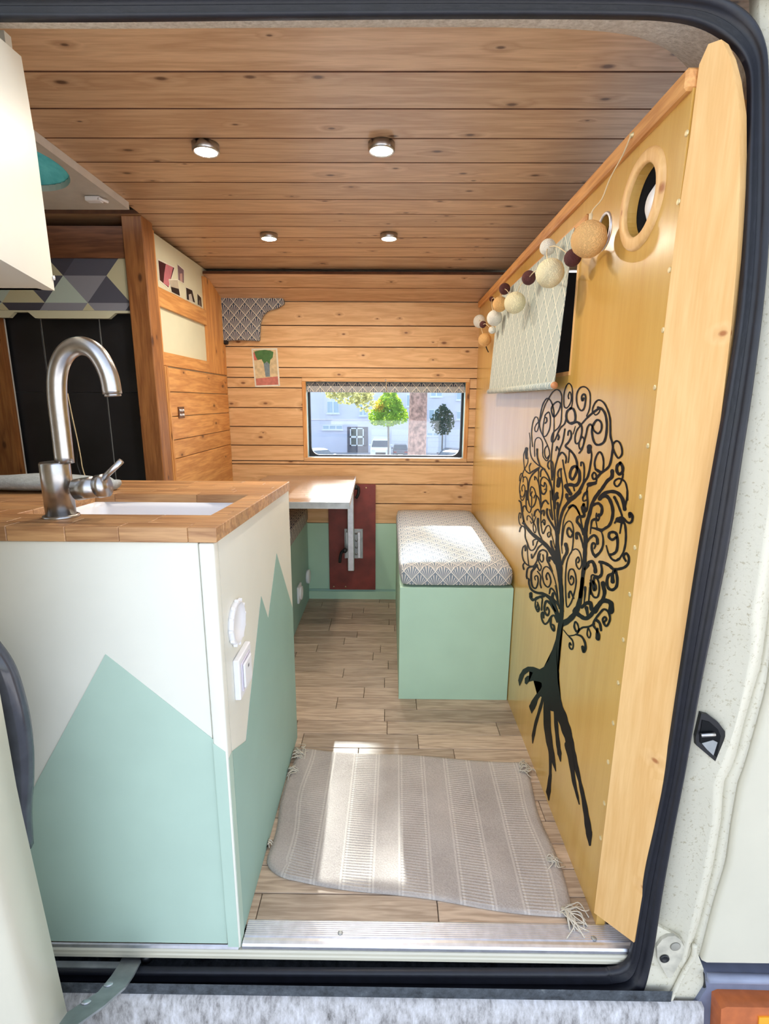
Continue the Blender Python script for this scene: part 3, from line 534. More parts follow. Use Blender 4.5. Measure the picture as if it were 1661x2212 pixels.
# ---- painted tree on the partition: brush strokes traced from the photo, laid on the plywood
TILE = {'A': (1100, 820, 160 / 1361), 'B': (1230, 820, 160 / 1361), 'C': (1100, 1060, 160 / 1361), 'D': (1230, 1060, 160 / 1361), 'E': (1100, 1250, 250 / 1661), 'F': (1080, 1280, 340 / 1297)}
STROKES = '''
A 22 20|1095,350 1085,300 1110,230 1135,260 1140,370 1110,460 1060,520 1015,500 1003,400 1010,250 1050,120 1100,70 1150,130 1165,260 1160,420 1140,520
A 35 35|1140,520 1070,580 1050,680 1080,770 1150,810 1210,760 1215,640 1180,540 1130,530
A 40 30|1150,810 1250,780 1310,850
A 24 16|1050,700 1020,810 950,880 900,970 850,1090 800,1150 775,1110 790,1020 830,950 900,890 950,790 965,600 965,420 965,300 930,210 870,185 800,230 740,320 660,470 600,650 560,780
A 26 15|825,690 800,660 775,560 790,490 840,430 900,405 945,450 920,550 870,640 825,680 820,580 790,450 740,360 690,350 630,430 590,560 565,720 555,800 575,930 620,1030 660,1110 705,1210 735,1300 740,1400 700,1490 660,1470 620,1400 615,1290 610,1150 560,1070 500,1080 470,1150 465,1280 470,1410
A 18 20|700,1210 655,1280 655,1380 690,1450 730,1400
A 25 18|665,800 690,770 690,710 660,690 660,660 690,620 730,600 755,680 755,830 730,940 680,1030 630,1040 620,930 635,790 650,700
A 16 16|545,770 520,700 480,690 440,770 415,920 415,1080 430,1230
A 16 16|545,770 500,820 470,890 480,950 510,950 540,870 545,780
A 14 26|825,690 825,900 800,1150 780,1350 770,1480 780,1700 790,1840
A 12 32|370,980 385,1100 385,1300 420,1450 520,1560 600,1610 660,1670 730,1800 780,1980 800,2200
A 30 20|515,1280 515,1330 520,1420 560,1560 600,1610
A 50 40|320,1270 315,1340 320,1440
A 16 14|310,1260 270,1360 265,1480 280,1640
A 14 14|345,1440 340,1530 290,1630 250,1720 205,1870 190,2000 200,2100 240,2160 280,2100 290,1990 260,1930 230,1990 240,2050
A 18 30|280,1640 330,1700 380,1720 440,1680 550,1620
A 20 16|400,1540 370,1600 380,1690
A 16 16|190,1860 200,1770 230,1720 255,1800 255,1880
A 16 18|255,1800 310,1790 340,1880 340,2050 325,2210
A 28 16|540,1640 440,1730 380,1830 355,2000 340,2210
A 16 14|540,1650 540,1850 560,2050 575,2210
A 22 14|470,1840 470,1780 510,1830 550,1950 570,2100
A 24 24|575,1780 580,1690 620,1640 660,1650
A 20 18|580,1930 640,1960 650,1890 680,1930 680,2000 650,2020
A 20 20|770,1960 720,1850 640,1790 590,1830 575,1920 590,2050 630,2100 680,2050 685,1950
A 18 20|420,2170 400,2120 420,2060
A 20 20|490,2110 460,2010 410,1970 385,2040 390,2130
A 24 24|1025,910 1010,1000 980,1150 930,1280 890,1450 850,1600 830,1800 815,2200
A 26 20|860,1300 880,1230 910,1290 920,1330
A 30 26|900,1410 970,1340 1030,1390 1050,1450 1040,1530
A 26 55|1080,1020 1090,950 1130,950 1140,1050 1090,1150 1035,1220 1110,1290 1190,1380 1240,1500 1250,1600 1230,1720 1170,1830 1125,1800 1120,1720 1160,1620 1230,1600 1290,1700 1290,1850 1230,1940 1120,1930 1040,1950
A 16 22|1105,1300 1100,1420 1085,1520
A 34 30|890,1010 915,1050 900,1100
A 26 18|735,1640 710,1590 720,1520 760,1490 800,1530 810,1650 800,1800
A 26 18|985,1480 1010,1640 1040,1780 1065,1900
A 30 26|960,1640 920,1660 895,1720 900,1780
A 24 18|950,1660 960,1800 980,1950 985,2100 970,2210
A 70 60|920,1830 900,1950
A 60 60|1040,1960 1080,2020 1130,2100
A 30 26|1180,1950 1200,2040
A 56 30|1060,2120 1080,2210
A 50 40|880,2090 860,2200
B 30 20|265,340 240,390 230,310 270,265 300,310 295,420 270,530 225,570 170,520 135,400 140,260 190,160 260,130 330,160 380,250 385,400 370,540 320,670
B 24 40|215,830 310,720 430,610 530,540
B 22 40|430,610 430,530 480,420 550,375 640,430 710,570 750,720 755,900 760,1050 800,1200 790,1350 750,1550 690,1640 590,1710 510,1800
B 20 20|440,600 480,650 540,610 570,540
B 38 24|530,510 600,540 660,630 690,800 680,1000 640,1140 560,1195 480,1180 430,1060 420,900 470,780 530,740 590,800 590,920 530,990 450,930 430,870 390,820 340,870 310,1000 280,1120 240,1260 200,1330 180,1350
B 24 30|210,840 140,930 105,1060 120,1170 180,1150 225,1000 225,850 150,780 0,800
B 22 22|180,1150 180,1230 210,1280 260,1200 270,1100 240,1050 200,1100
B 15 15|110,860 70,1000
B 28 30|800,1190 860,1130 920,1150 965,1250 970,1370 910,1440 860,1390 810,1280
B 80 60|370,1235 360,1330
B 20 62|390,1250 410,1380 390,1550 340,1780 270,1880 200,2020 110,2130 0,2200
B 28 26|215,1580 220,1520 260,1540 275,1650 270,1800 260,1880
B 32 30|480,1640 465,1530 500,1400 560,1330 610,1400 630,1520 620,1680
B 40 50|490,1650 570,1700
B 34 24|510,1800 450,1830 420,1770 450,1710 490,1740 500,1820 490,1880 420,1910 350,1950 320,2050 330,2210
B 70 50|360,1930 480,1900
B 62 40|790,1680 780,1790 700,1860 610,1990 520,2120 460,2210
B 48 48|940,1530 880,1590 880,1690 930,1740 980,1690 980,1600 940,1530
B 30 28|990,1740 970,1820 900,1820 830,1870 840,1940 890,1960 940,1900 970,1840 1030,1890 1065,2030 1070,2210
B 20 18|330,2050 270,2100 250,2200
C 25 22|850,620 830,400 815,200 800,0
C 22 16|800,520 770,250 755,0
C 34 34|700,340 690,400 720,500 790,620 850,720
C 26 24|745,350 760,450 800,530
C 36 18|900,700 890,600 890,500 910,350 960,180 980,50 985,0
C 44 22|890,230 895,280 880,420 885,520
C 46 18|870,60 850,130 845,220 850,330
C 44 40|870,60 895,130
C 36 55|905,780 930,600 960,450 1010,320 1100,200 1200,120 1300,20
C 54 36|1060,110 1085,175
C 15 22|975,1150 960,950 980,700 1010,520 1060,400 1130,300 1200,270 1250,330 1300,450
C 20 26|970,1000 990,800 1020,640 1090,560 1150,590 1180,700 1180,850 1170,1000 1150,1110 1100,1200 1060,1320 1040,1500 1035,1700 1040,1900 1060,2130 1130,2070 1190,1900 1230,1700 1220,1550 1180,1450 1120,1450 1090,1530 1095,1650 1140,1730 1185,1680 1180,1600 1140,1570 1130,1620
C 30 30|1160,760 1100,680 1065,750 1090,830 1140,850 1170,790
C 20 26|1170,1090 1230,1070 1290,1120 1330,1250 1330,1370 1290,1440 1240,1380 1230,1280 1270,1220 1290,1280 1265,1320
C 56 36|1040,985 1060,1060 1060,1140 1010,1230 970,1350
C 34 24|1100,1960 1100,1890 1130,1850 1170,1940 1190,1980
C 50 26|1240,870 1240,780 1290,800 1340,940 1361,1050
C 30 60|270,580 300,640 400,770 520,870
C 60 70|520,870 620,950 720,1050 800,1170 870,1290
C 28 26|270,560 240,400 215,220 185,185
C 18 16|210,500 215,430 190,410 175,490 190,600 230,650
C 20 20|190,750 210,680 250,650 290,700 295,850 330,950 380,1080 440,1090 490,1020 520,930
C 22 22|440,1000 440,920 500,890 540,910
C 18 30|300,1000 250,1050 240,1180 280,1310 370,1380 450,1380 510,1290 540,1150 600,1090 660,1100 700,1150 695,1260 740,1360 790,1480
C 16 18|330,950 340,1200 360,1360
C 34 28|300,1030 298,1100
C 30 20|270,1440 255,1370 290,1310
C 24 22|410,1170 420,1240 480,1150 540,1040 620,970
C 24 20|620,1180 630,1260 600,1310 560,1250 570,1160
C 18 24|560,1170 540,1290 590,1400 560,1470 520,1400
C 30 24|330,1610 320,1550 340,1430 400,1400 470,1400
C 18 40|480,1640 470,1580 520,1570 530,1680 490,1790 430,1760 405,1640 410,1500 450,1440 510,1370
C 20 26|520,1480 580,1570 570,1700 590,1780
C 28 16|695,1630 680,1570 710,1510 750,1580 765,1680 720,1770 650,1720 615,1600 610,1480 660,1400 720,1410 790,1500 840,1640 880,1820 905,2050 930,2150
C 20 60|370,1630 370,1720 410,1810 500,1870 620,1890 720,1950 800,2050 860,2190
C 28 22|410,1930 390,1880 385,1960 440,2020 500,1960 580,1960 610,2000 600,2100 600,2190
C 24 24|740,1890 760,1800 820,1830 870,1950 910,2080
C 40 30|800,1900 790,1980 830,2060
C 18 18|575,0 585,200 580,400 585,600 600,720 625,790 680,670 730,640 765,720 750,830 720,850 705,790 740,760
C 32 26|585,300 620,220 670,180 720,240
C 28 22|460,460 480,380 530,345 570,400
C 26 28|595,420 610,370 640,370 640,450
C 22 24|600,580 640,530 660,570 650,630 630,580
C 42 18|530,520 530,640 550,780 600,880
C 18 16|330,540 330,480 360,460 400,500 440,570 490,680 480,770 450,740 440,650 460,560 490,480
C 16 14|440,570 410,600 390,560
C 14 16|415,420 440,560
C 20 16|250,380 260,300 290,280 330,360 380,400 410,300 415,100
C 22 20|315,0 310,250 320,330
C 18 20|340,0 350,150 380,280 430,300 480,220 500,100 480,80 455,130
C 22 18|490,80 530,120 560,200 575,300
C 36 30|770,930 780,1010 830,1120 860,1200
C 14 14|765,760 800,880 840,1050
C 32 52|740,1290 740,1230 800,1250 860,1330
C 22 20|490,2000 480,2100 520,2190 545,2130 520,2050
C 26 30|650,2190 660,2060 720,2040 800,2110 850,2212
C 16 16|580,0 600,50 640,70 680,20
C 16 16|200,0 205,120 240,180 280,110 290,0
C 22 22|270,560 250,600 290,610
D 46 66|560,0 470,130 410,270 370,430 320,600 295,750
D 66 56|295,750 300,900 290,1050 285,1200 275,1370 250,1550 230,1750 200,1950
D 56 92|200,1950 160,2120 110,2212
D 44 20|0,310 50,270 100,290 150,350 200,460 220,580 250,700
D 44 44|270,420 270,470 170,480 140,560 190,630 240,720 260,800
D 36 26|260,400 320,360 340,230 330,0
D 40 40|270,250 235,310 260,400 290,330 260,250
D 25 25|300,45 250,130 265,190 320,170
D 40 50|420,280 490,240 550,240 600,310 590,420 540,460
D 30 30|500,420 495,490 520,550 550,500 540,430
D 46 16|490,520 420,550 400,660 385,790
D 20 20|490,560 510,670
D 60 40|560,150 620,100 700,110 760,200 800,350 790,500 740,630 660,690 590,730
D 60 24|590,730 500,700 410,680
D 20 45|590,750 620,850 620,1000 570,1120 480,1210
D 45 26|480,1210 430,1140 410,1020 440,960 480,1000 460,1060
D 30 48|320,960 370,880 450,820 510,870 520,970
D 50 60|560,130 640,50 780,15 900,50 980,160 1020,340
D 30 26|1070,0 1060,150 1020,330
D 46 30|830,120 880,220 940,370 970,460
D 30 44|840,590 900,510 980,490 1060,570 1120,590 1160,540 1160,450 1110,410 1115,480
D 90 70|900,535 985,560
D 40 32|970,570 1020,620 1040,800 1030,980 990,1140 920,1250
D 40 22|920,1250 850,1285 780,1250 720,1150 680,1010
D 34 26|960,600 930,780
D 42 42|860,860 790,900 730,850 740,780 810,760 870,800 890,950 870,1100 810,1160 740,1180
D 44 60|300,1370 370,1310 430,1310 470,1400 480,1490
D 40 40|290,1440 350,1370
D 50 36|560,1310 650,1330 740,1380 810,1440 900,1440 1010,1410 1080,1340 1095,1230 1050,1150 1000,1210 1040,1290
D 30 60|580,1330 600,1450 590,1540 540,1590 480,1580
D 50 44|830,1460 790,1530 720,1560 690,1680 720,1790 800,1820 870,1750 880,1600 850,1470
D 50 66|790,1540 800,1670
D 24 34|390,1900 400,1650 410,1560 450,1550 490,1590 540,1680 550,1830 520,1950 450,1950 400,1850 385,1700
D 40 40|460,1600 440,1740 460,1830 490,1780 460,1700 400,1650
D 24 24|375,1780 360,2000 350,2060
D 46 22|290,1780 290,1880 270,2060
D 70 34|620,1700 630,1800 650,1850
D 34 84|650,1850 630,1970 570,2060 470,2212
D 50 92|600,2040 700,2030 770,2080 770,2212
D 54 50|240,2130 310,2070 380,2080 400,2170
E 88 46|760,650 850,600 930,520 990,420 1020,300 1040,150 1055,0
E 60 56|960,490 1030,540 1090,570 1160,540 1230,440 1320,340 1390,310
E 46 80|1390,310 1450,335 1465,400 1465,470
E 44 60|1340,310 1370,200 1350,80
E 44 54|1045,410 1110,350 1170,350 1185,440
E 56 32|1110,420 1130,530
E 30 34|1370,620 1400,580 1370,550 1345,600 1390,680 1430,640 1450,560 1420,470 1360,440 1300,500 1240,580 1210,660 1260,740 1290,800 1290,870 1260,860 1260,800 1270,720
E 44 34|1250,590 1300,640 1320,740
E 30 30|1220,650 1140,690 1060,700 1010,730
E 22 20|1130,720 1120,800 1150,850 1170,790 1140,710
E 36 14|1010,730 970,760 935,690 950,620 985,660 1000,750 960,800 880,820 840,810 780,735
E 26 44|960,800 1040,830 1090,920 1095,1010 1070,1050 1055,980
E 24 24|860,830 910,890 920,970 900,1015 865,980 870,920 890,950
E 42 20|720,600 660,470 600,370 540,320 510,380 510,470 550,530 575,470 550,410 535,450
E 40 22|720,560 680,440 620,300 520,230 400,205 320,160 285,80 280,0
E 36 26|500,250 440,260 370,300 320,280 300,220 320,205 325,260
E 20 20|380,310 375,400 410,475 435,430 410,370 400,410
E 14 24|480,260 470,350 465,450
E 30 26|690,620 650,530 600,550 560,620 510,650 470,580 465,500 490,490 495,560
E 30 26|600,560 600,680 645,750 645,680 625,660
E 22 22|580,210 600,135 660,200 690,300 720,430
E 36 30|630,210 630,290 680,340 715,400
E 12 12|660,100 690,230 710,330
E 66 56|730,0 745,150 755,350 750,550 745,640
F 100 72|420,800 470,930 520,1050 560,1170
F 72 26|560,1170 590,1290 620,1400 660,1560
F 26 54|660,1560 690,1700 715,1850 735,1980
F 54 18|735,1980 742,2080
F 54 8|560,1250 590,1400 610,1550 640,1680 655,1745
F 30 34|455,930 465,1100 480,1250 492,1330
F 34 6|492,1330 501,1392
F 30 34|400,910 405,1100 420,1250 440,1380
F 34 6|440,1380 461,1472
F 36 22|380,880 375,1050 390,1200 415,1330 415,1500
F 24 40|415,1500 400,1640
F 40 6|400,1640 403,1712
F 26 26|355,870 330,960 295,1080 275,1180
F 26 6|275,1180 270,1242
F 30 54|355,800 300,870 268,940
F 54 8|268,940 262,992
F 130 120|420,640 425,800 445,920
'''
def W_(x, y, i): P = onX(x, y, XR); return (XR - .0004 - (i * 7 % 13 if i < 300 else i - 287) * 4e-5, P[1], P[2])
V, Fc = [], []
for i, ln in enumerate([l for l in STROKES.strip().split('\n')]):
    hd, body = ln.split('|'); t, w0, w1 = hd.split(); ox_, oy_, sc = TILE[t]
    P = crom([tuple(map(float, q.split(','))) for q in body.split()], 5); n = len(P); b = len(V)
    for j, p in enumerate(P):
        d = P[min(j + 1, n - 1)] - P[max(j - 1, 0)]; d = d / (np.linalg.norm(d) + 1e-9); nn = np.array([-d[1], d[0]])
        w = (1.18 if t in 'ABCD' else 1.0) * (float(w0) + (float(w1) - float(w0)) * j / (n - 1)) / 2 * (1 + .07 * math.sin(j * 1.3 + i))
        for s in (1, -1): q = p + nn * w * s; V.append(W_(ox_ + q[0] * sc, oy_ + q[1] * sc, i))
    for j in range(n - 1): Fc.append((b + 2 * j, b + 2 * j + 1, b + 2 * j + 3, b + 2 * j + 2))
    for p, w in ((P[0], float(w0)), (P[-1], float(w1))):
        b = len(V); e = (P[0] - P[1]) if p is P[0] else (P[-1] - P[-2]); th = math.atan2(e[1], e[0]); w *= 1.18 if t in 'ABCD' else 1.0
        for a in range(10):
            q = th - math.pi / 2 + math.pi * a / 9; V.append(W_(ox_ + (p[0] + w / 2 * math.cos(q)) * sc, oy_ + (p[1] + w / 2 * math.sin(q)) * sc, i))
        Fc.append(tuple(range(b, b + 10)))
def paintpoly(tile, pts, i):
    ox_, oy_, sc = TILE[tile]; b = [W_(ox_ + x * sc, oy_ + y * sc, i) for x, y in pts]
    bm = bmesh.new(); bm.faces.new([bm.verts.new(p) for p in b]); bmesh.ops.triangulate(bm, faces=bm.faces)
    me = bpy.data.meshes.new('m'); bm.to_mesh(me); bm.free(); return me
polys = [paintpoly('E', [(712, 600), (705, 720), (670, 870), (620, 1020), (570, 1170), (500, 1265), (440, 1300), (350, 1265), (270, 1262), (200, 1300), (150, 1380), (130, 1460), (150, 1545), (180, 1480), (220, 1380), (290, 1330), (340, 1345), (330, 1385), (260, 1395), (225, 1430), (225, 1500), (250, 1520), (285, 1480), (350, 1465), (430, 1475), (470, 1500), (470, 1560), (430, 1620), (400, 1655), (560, 1760), (745, 1740), (725, 1600), (700, 1480), (695, 1400), (705, 1280), (710, 1100), (725, 900), (760, 700), (780, 620)], 300)]
polys.append(paintpoly('C', [(845, 600), (835, 720), (855, 850), (862, 1000), (845, 1140), (860, 1270), (850, 1360), (880, 1500), (900, 1650), (930, 1800), (940, 2000), (940, 2230), (1010, 2230), (1000, 2050), (985, 1850), (978, 1600), (985, 1420), (965, 1320), (940, 1150), (915, 950), (915, 800), (890, 760), (868, 640)], 301))
for me in polys:
    b = len(V); V += [tuple(v.co) for v in me.vertices]; Fc += [tuple(b + q for q in p.vertices) for p in me.polygons]; bpy.data.meshes.remove(me)
tre = link('painted_tree', facecam(pyd(V, Fc), True), M['paint'], pw); tre['label'] = 'black painted tree with curling branches and long roots'


# ================================================================ FURNITURE
# ---- kitchen unit with painted mountains
XS, KX0, KD = -.295, -1.12, .65
def ztop(y): return .846 - .033 * y
kc = thing('kitchen_cabinet', 'white kitchen cabinet with pale green mountains painted on its faces', 'cabinet', (-.7, .3, 0))
box('front_panel', KX0, -.322, 0, .018, -.004, .845, M['white'], kc, .001)
sp_ = slab('side_panel', [(XS, .022, 0), (XS, KD, 0), (XS, KD, ztop(KD)), (XS, .022, ztop(.022))], (-.018, 0, 0), M['white'], kc)
cs = box('corner_strip', -.3205, XS + .001, -.004, .020, -.012, .845, M['white'], kc, .004, 3, True)
box('back_panel', KX0, XS - .02, KD - .018, KD, 0, .80, M['white'], kc)
def front(pts, y): return [onY(a, b, y) for a, b in pts]
g1 = slab('painted_mountain', front([(-60, 1960), (62, 1722), (228, 1413), (470, 1604)], -.0003) + [np.array([-.3225, -.0003, -.003]), np.array([-.75, -.0003, -.003])], (0, -.0006, 0), M['mount'], kc)
zc = float(onY(484, 1614, -.004)[2])
slab('painted_mountain', [(-.320, -.0042, float(onY(471, 1605, -.004)[2])), (-.298, -.0042, float(onY(497, 1624, -.004)[2])), (-.298, -.0042, -.011), (-.320, -.0042, -.011)], (0, -.0005, 0), M['mount'], kc)
sg = [(502, 1622), (531, 1600), (540, 1509), (563.7, 1288), (579, 1336), (597, 1195.5), (632, 1315)]
Q = [onX(a, b, XS) for a, b in sg]
Q[-1][1] = KD - .001
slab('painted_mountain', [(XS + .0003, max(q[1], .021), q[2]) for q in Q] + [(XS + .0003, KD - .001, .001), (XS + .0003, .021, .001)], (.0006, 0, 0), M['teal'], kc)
zcs = float(onX(500, 1622, XS)[2])
slab('painted_mountain', [(XS + .0014, -.001, zcs), (XS + .0014, .0195, zcs), (XS + .0014, .0195, -.01), (XS + .0014, -.001, -.01)], (.0004, 0, 0), M['mount'], kc)
# fittings on the cabinet side
P = onX(507, 1344, XS)
rp_ = link('round_socket', lathem([(.043, 0), (.043, .008), (.037, .011), (.034, .004), (.002, .003)], 36, (XS, P[1], P[2]), (1, 0, 0)), M['plastic'], kc, True)
for i in range(12):
    a = i * math.pi / 6; link('cap_rib', boxm(XS + .002, XS + .010, P[1] + .043 * math.cos(a) - .003, P[1] + .043 * math.cos(a) + .003, P[2] + .043 * math.sin(a) - .003, P[2] + .043 * math.sin(a) + .003, .001), M['plastic'], rp_)
P = onX(518, 1447, XS)
sw = box('wall_switch', XS, XS + .012, P[1] - .042, P[1] + .042, P[2] - .042, P[2] + .042, M['plastic'], kc, .002)
me = boxm(XS + .012, XS + .014, P[1] - .030, P[1] + .030, P[2] - .030, P[2] + .030, .0015); link('switch_frame', me, plain('pale lilac plastic', (220, 214, 226), .4), sw)
box('rocker', XS + .014, XS + .018, P[1] - .025, P[1] + .025, P[2] - .026, P[2] + .026, M['plastic'], sw, .003)
box('switch_mark', XS + .0181, XS + .0184, P[1] - .004, P[1] + .004, P[2] + .008, P[2] + .014, plain('grey print', (120, 120, 124), .6), sw)
# ---- worktop of oak staves round the sink opening
SX0, SX1, SY0, SY1 = -.70, -.335, .112, .372
wt = thing('worktop', 'oak butcher block worktop of short staves around the white sink', 'worktop', (-.7, 0, .846), None, (-.033, 0, 0))
rw = [0, .038, .076, .112, .156, .199, .242, .286, .329, .372, .41, .448, .486, .524, .562, .60, .638]
for i in range(len(rw) - 1):
    y0, y1 = rw[i], rw[i + 1]; x = KX0 - random.random() * .2
    ints = [(KX0, -.287)] if (y1 <= SY0 + .001 or y0 >= SY1 - .001) else [(KX0, SX0), (SX1, -.287)]
    while x < -.287:
        x1 = x + random.uniform(.09, .26)
        for (a, b) in ints:
            xa, xb2 = max(x, a), min(x1, b)
            if xb2 - xa > .004:
                o = link('stave', boxm(-(xb2 - xa) / 2 + .0002, (xb2 - xa) / 2 - .0002, .0002, y1 - y0 - .0002, 0, .026, .0012), M['stave'])
                o.parent = wt; o.location = ((xa + xb2) / 2 + .7, y0 - .008, .0005)
        x = x1
# ---- sink
sk_ = thing('sink', 'white ceramic sink set into the oak worktop', 'sink', ((SX0 + SX1) / 2, (SY0 + SY1) / 2 - .006, .846), None, (-.033, 0, 0))
hx, hy = (SX1 - SX0) / 2, (SY1 - SY0) / 2
def rr(hx, hy, r, z, n=5): return [(x, y, z) for x, y in rrect(-hx, hx, -hy, hy, r, n)]
loops = [rr(hx + .012, hy + .012, .03, -.001), rr(hx - .003, hy - .003, .03, -.001), rr(hx - .006, hy - .006, .035, -.014), rr(hx - .014, hy - .014, .045, -.12), rr(hx - .035, hy - .035, .05, -.15), rr(.03, .03, .028, -.156)]
V = [p for l in loops for p in l]; n = len(loops[0]); Fc = []
for i in range(len(loops) - 1):
    for j in range(n): Fc.append((i * n + j, i * n + (j + 1) % n, (i + 1) * n + (j + 1) % n, (i + 1) * n + j))
Fc.append(tuple(range((len(loops) - 1) * n, len(loops) * n)))
me = pyd(V, Fc); fixn(me); bm = bmesh.new(); bm.from_mesh(me)
if sum(f.normal.z * f.calc_area() for f in bm.faces) < 0: bmesh.ops.reverse_faces(bm, faces=list(bm.faces))
bm.to_mesh(me); bm.free()
o = link('basin', me, M['ceramic'], None, True); o.parent = sk_
me = lathem([(.028, 0), (.028, .003), (.018, .002), (.004, .004)], 24); o = link('drain', me, M['steel'], None, True); o.parent = sk_; o.location = (0, 0, -.157)
# ---- tap
tx, ty = float(onZ(157, 1113, .866)[0]), .075
tz = .870
fa = thing('kitchen_tap', 'brushed steel gooseneck kitchen tap with a side lever', 'tap', (tx, ty, tz))
lathe('base_ring', [(.030, 0), (.030, .004), (.026, .006)], (tx, ty, tz), (0, 0, 1), M['steel'], fa)
lathe('tap_body', [(.0245, .005), (.0245, .098), (.023, .101), (.016, .101)], (tx, ty, tz), (0, 0, 1), M['steel'], fa, 32)
arcp = [(tx, ty, tz + .10), (tx - .002, ty, tz + .18), (tx - .003, ty, tz + .24)]
def tp(x, y): return onY(x, y, ty)
cpx = [(140, 1000), (132, 930), (124, 860), (124, 810), (134, 775), (152, 754), (176, 747), (202, 757), (222, 782), (236, 815), (243, 851)]
arcp = crom([tp(x, y) for x, y in cpx], 5)
tube('spout', arcp, .0155, M['steel'], fa, 18)
q0 = arcp[-1]; lathe('aerator', [(.0135, 0), (.0135, .004)], q0, tuple(np.array(arcp[-1]) - np.array(arcp[-2])), M['steel'], fa, 18)
hb = tp(178, 1056); he = tp(226, 1043)
tube('handle_hub', [tp(165, 1058), tp(210, 1051)], .0195, M['steel'], fa, 20)
tube('handle_cap', [tp(212, 1051), tp(230, 1048)], .021, M['steel'], fa, 20)
tube('lever', [tp(216, 1040), tp(262, 996)], .0055, M['steel'], fa, 12)
# cable behind the tap, towel
tag(tube('cable', crom([onY(x, y, .93) for x, y in ((140, 830), (148, 880), (160, 930), (168, 960), (166, 1000), (178, 1035))]), .004, M['black']), 'thin black cable hanging behind the tap', 'cable')
tag(tube('cable', crom([onY(x, y, .92) for x, y in ((146, 850), (156, 900), (166, 945), (174, 985), (178, 1010), (186, 1036))]), .0018, M['cord']), 'thin pale cable hanging beside the black cable', 'cable')
V, Fc = [], []
nx, nr = 26, 14
for i in range(nx):
    t = i / (nx - 1); x = -1.02 + t * .34; yc = .40 + .02 * t
    sc = .8 + .2 * math.sin(math.pi * min(1, t * 1.2)); 
    if t > .93: sc *= .75
    for j in range(nr):
        a = 2 * math.pi * j / nr; r1, r2 = .058 * sc, .019 * sc
        V.append((x, yc + r1 * math.cos(a) + .004 * math.sin(5 * t + j), .8405 + r2 + r2 * math.sin(a) * (1 + .1 * math.sin(9 * t + j)) + .022))
for i in range(nx - 1):
    for j in range(nr): Fc.append((i * nr + j, i * nr + (j + 1) % nr, (i + 1) * nr + (j + 1) % nr, (i + 1) * nr + j))
Fc += [tuple(range(nr))[::-1], tuple(range((nx - 1) * nr, nx * nr))]
tag(link('towel', fixn(pyd(V, Fc)), M['towel'], None, True), 'folded pale grey towel lying on the worktop behind the tap', 'towel')
# ---- overhead cabinet
zb = 1.272
A, B, C_ = onZ(0, 560, zb), onZ(118, 628, zb), onZ(0, 628, zb)
dA = (A - B) / np.linalg.norm(A - B)
A2 = B + dA * .27
oc = thing('overhead_cabinet', 'cream white overhead cabinet with sloping top corner beside the door', 'cabinet', (B[0] - .2, .1, zb))
nrm = np.array([dA[1], -dA[0], 0]); nrm = nrm if nrm[0] < 0 else -nrm
fp = [(-60, 545), (118, 628), (75, 297), (45, 122), (0, 82), (-60, 40)]
pts = [A2] + [B] + [onP(x, y, B, nrm) for x, y in fp[2:]]
pts = [A2, B] + [onP(x, y, B, nrm) for x, y in ((76, 300), (46, 122), (0, 82))] + [np.array([A2[0], A2[1], 1.60])]
slab('side_panel', pts, tuple(nrm * .018), M['white'], oc)
bx = B + nrm * .018; ax_ = A2 + nrm * .018
slab('bottom_panel', [ax_, bx, (B[0] - .48, bx[1], zb), (B[0] - .48, ax_[1], zb)], (0, 0, .016), M['white'], oc)
slab('rear_panel', [bx, (B[0] - .48, bx[1], zb), (B[0] - .48, bx[1], 1.66), (bx[0], bx[1], 1.66)], (0, -.016, 0), M['white'], oc)
slab('front_panel', [ax_ + [0, -.0, .017], (B[0] - .48, ax_[1], zb + .017), (B[0] - .48, ax_[1], 1.60), (ax_[0], ax_[1], 1.60)], (0, .016, 0), M['white'], oc)
slab('top_panel', [(ax_[0], ax_[1] + .017, 1.585), (B[0] - .48, ax_[1] + .017, 1.585), (B[0] - .48, bx[1] - .017, 1.62), (bx[0], bx[1] - .017, 1.62)], (0, 0, .012), M['white'], oc)
tube('screw', [onP(114, 600, B, nrm) - nrm * .001, onP(114, 600, B, nrm) - nrm * .003], .004, M['plastic'], oc, 8)
# ---- roof vent
vt = thing('roof_vent', 'pale plastic roof vent frame with a teal tinted dome in the ceiling', 'vent', ((VX0 + VX1) / 2, (VY0 + VY1) / 2, ZC))
cx_, cy_ = -1.0, .605
def flatring(outer, inner, z0, z1):
    n = len(outer); V = [(p[0], p[1], z0) for p in outer] + [(p[0], p[1], z0 + .004) for p in inner] + [(p[0], p[1], z1) for p in outer] + [(p[0], p[1], z1) for p in inner]; Fc = []
    for i in range(n):
        j = (i + 1) % n
        Fc += [(i, j, n + j, n + i), (2 * n + i, 3 * n + i, 3 * n + j, 2 * n + j), (n + i, n + j, 3 * n + j, 3 * n + i), (i, 2 * n + i, 2 * n + j, j)]
    return fixn(pyd(V, Fc))
bx0, bx1, by0, by1 = VX0 - .02, VX1 + .014, VY0 - .015, VY1 + .017
angs = sorted([2 * math.pi * i / 44 for i in range(44)] + [math.atan2(y - cy_, x - cx_) % (2 * math.pi) for x in (bx0, bx1) for y in (by0, by1)])
of, inn = [], []
for a in angs:
    ca, sa = math.cos(a), math.sin(a)
    t = min(((bx1 - cx_) / ca if ca > 0 else (bx0 - cx_) / ca) if abs(ca) > 1e-6 else 9, ((by1 - cy_) / sa if sa > 0 else (by0 - cy_) / sa) if abs(sa) > 1e-6 else 9)
    of.append((cx_ + t * ca, cy_ + t * sa)); inn.append((cx_ + .158 * ca, cy_ + .182 * sa))
M['ventp'] = plain('aged vent plastic', (206, 200, 190), .5, 0, .03)
link('vent_frame', flatring(of, inn, ZC - .022, ZC - .0005), M['ventp'], vt)
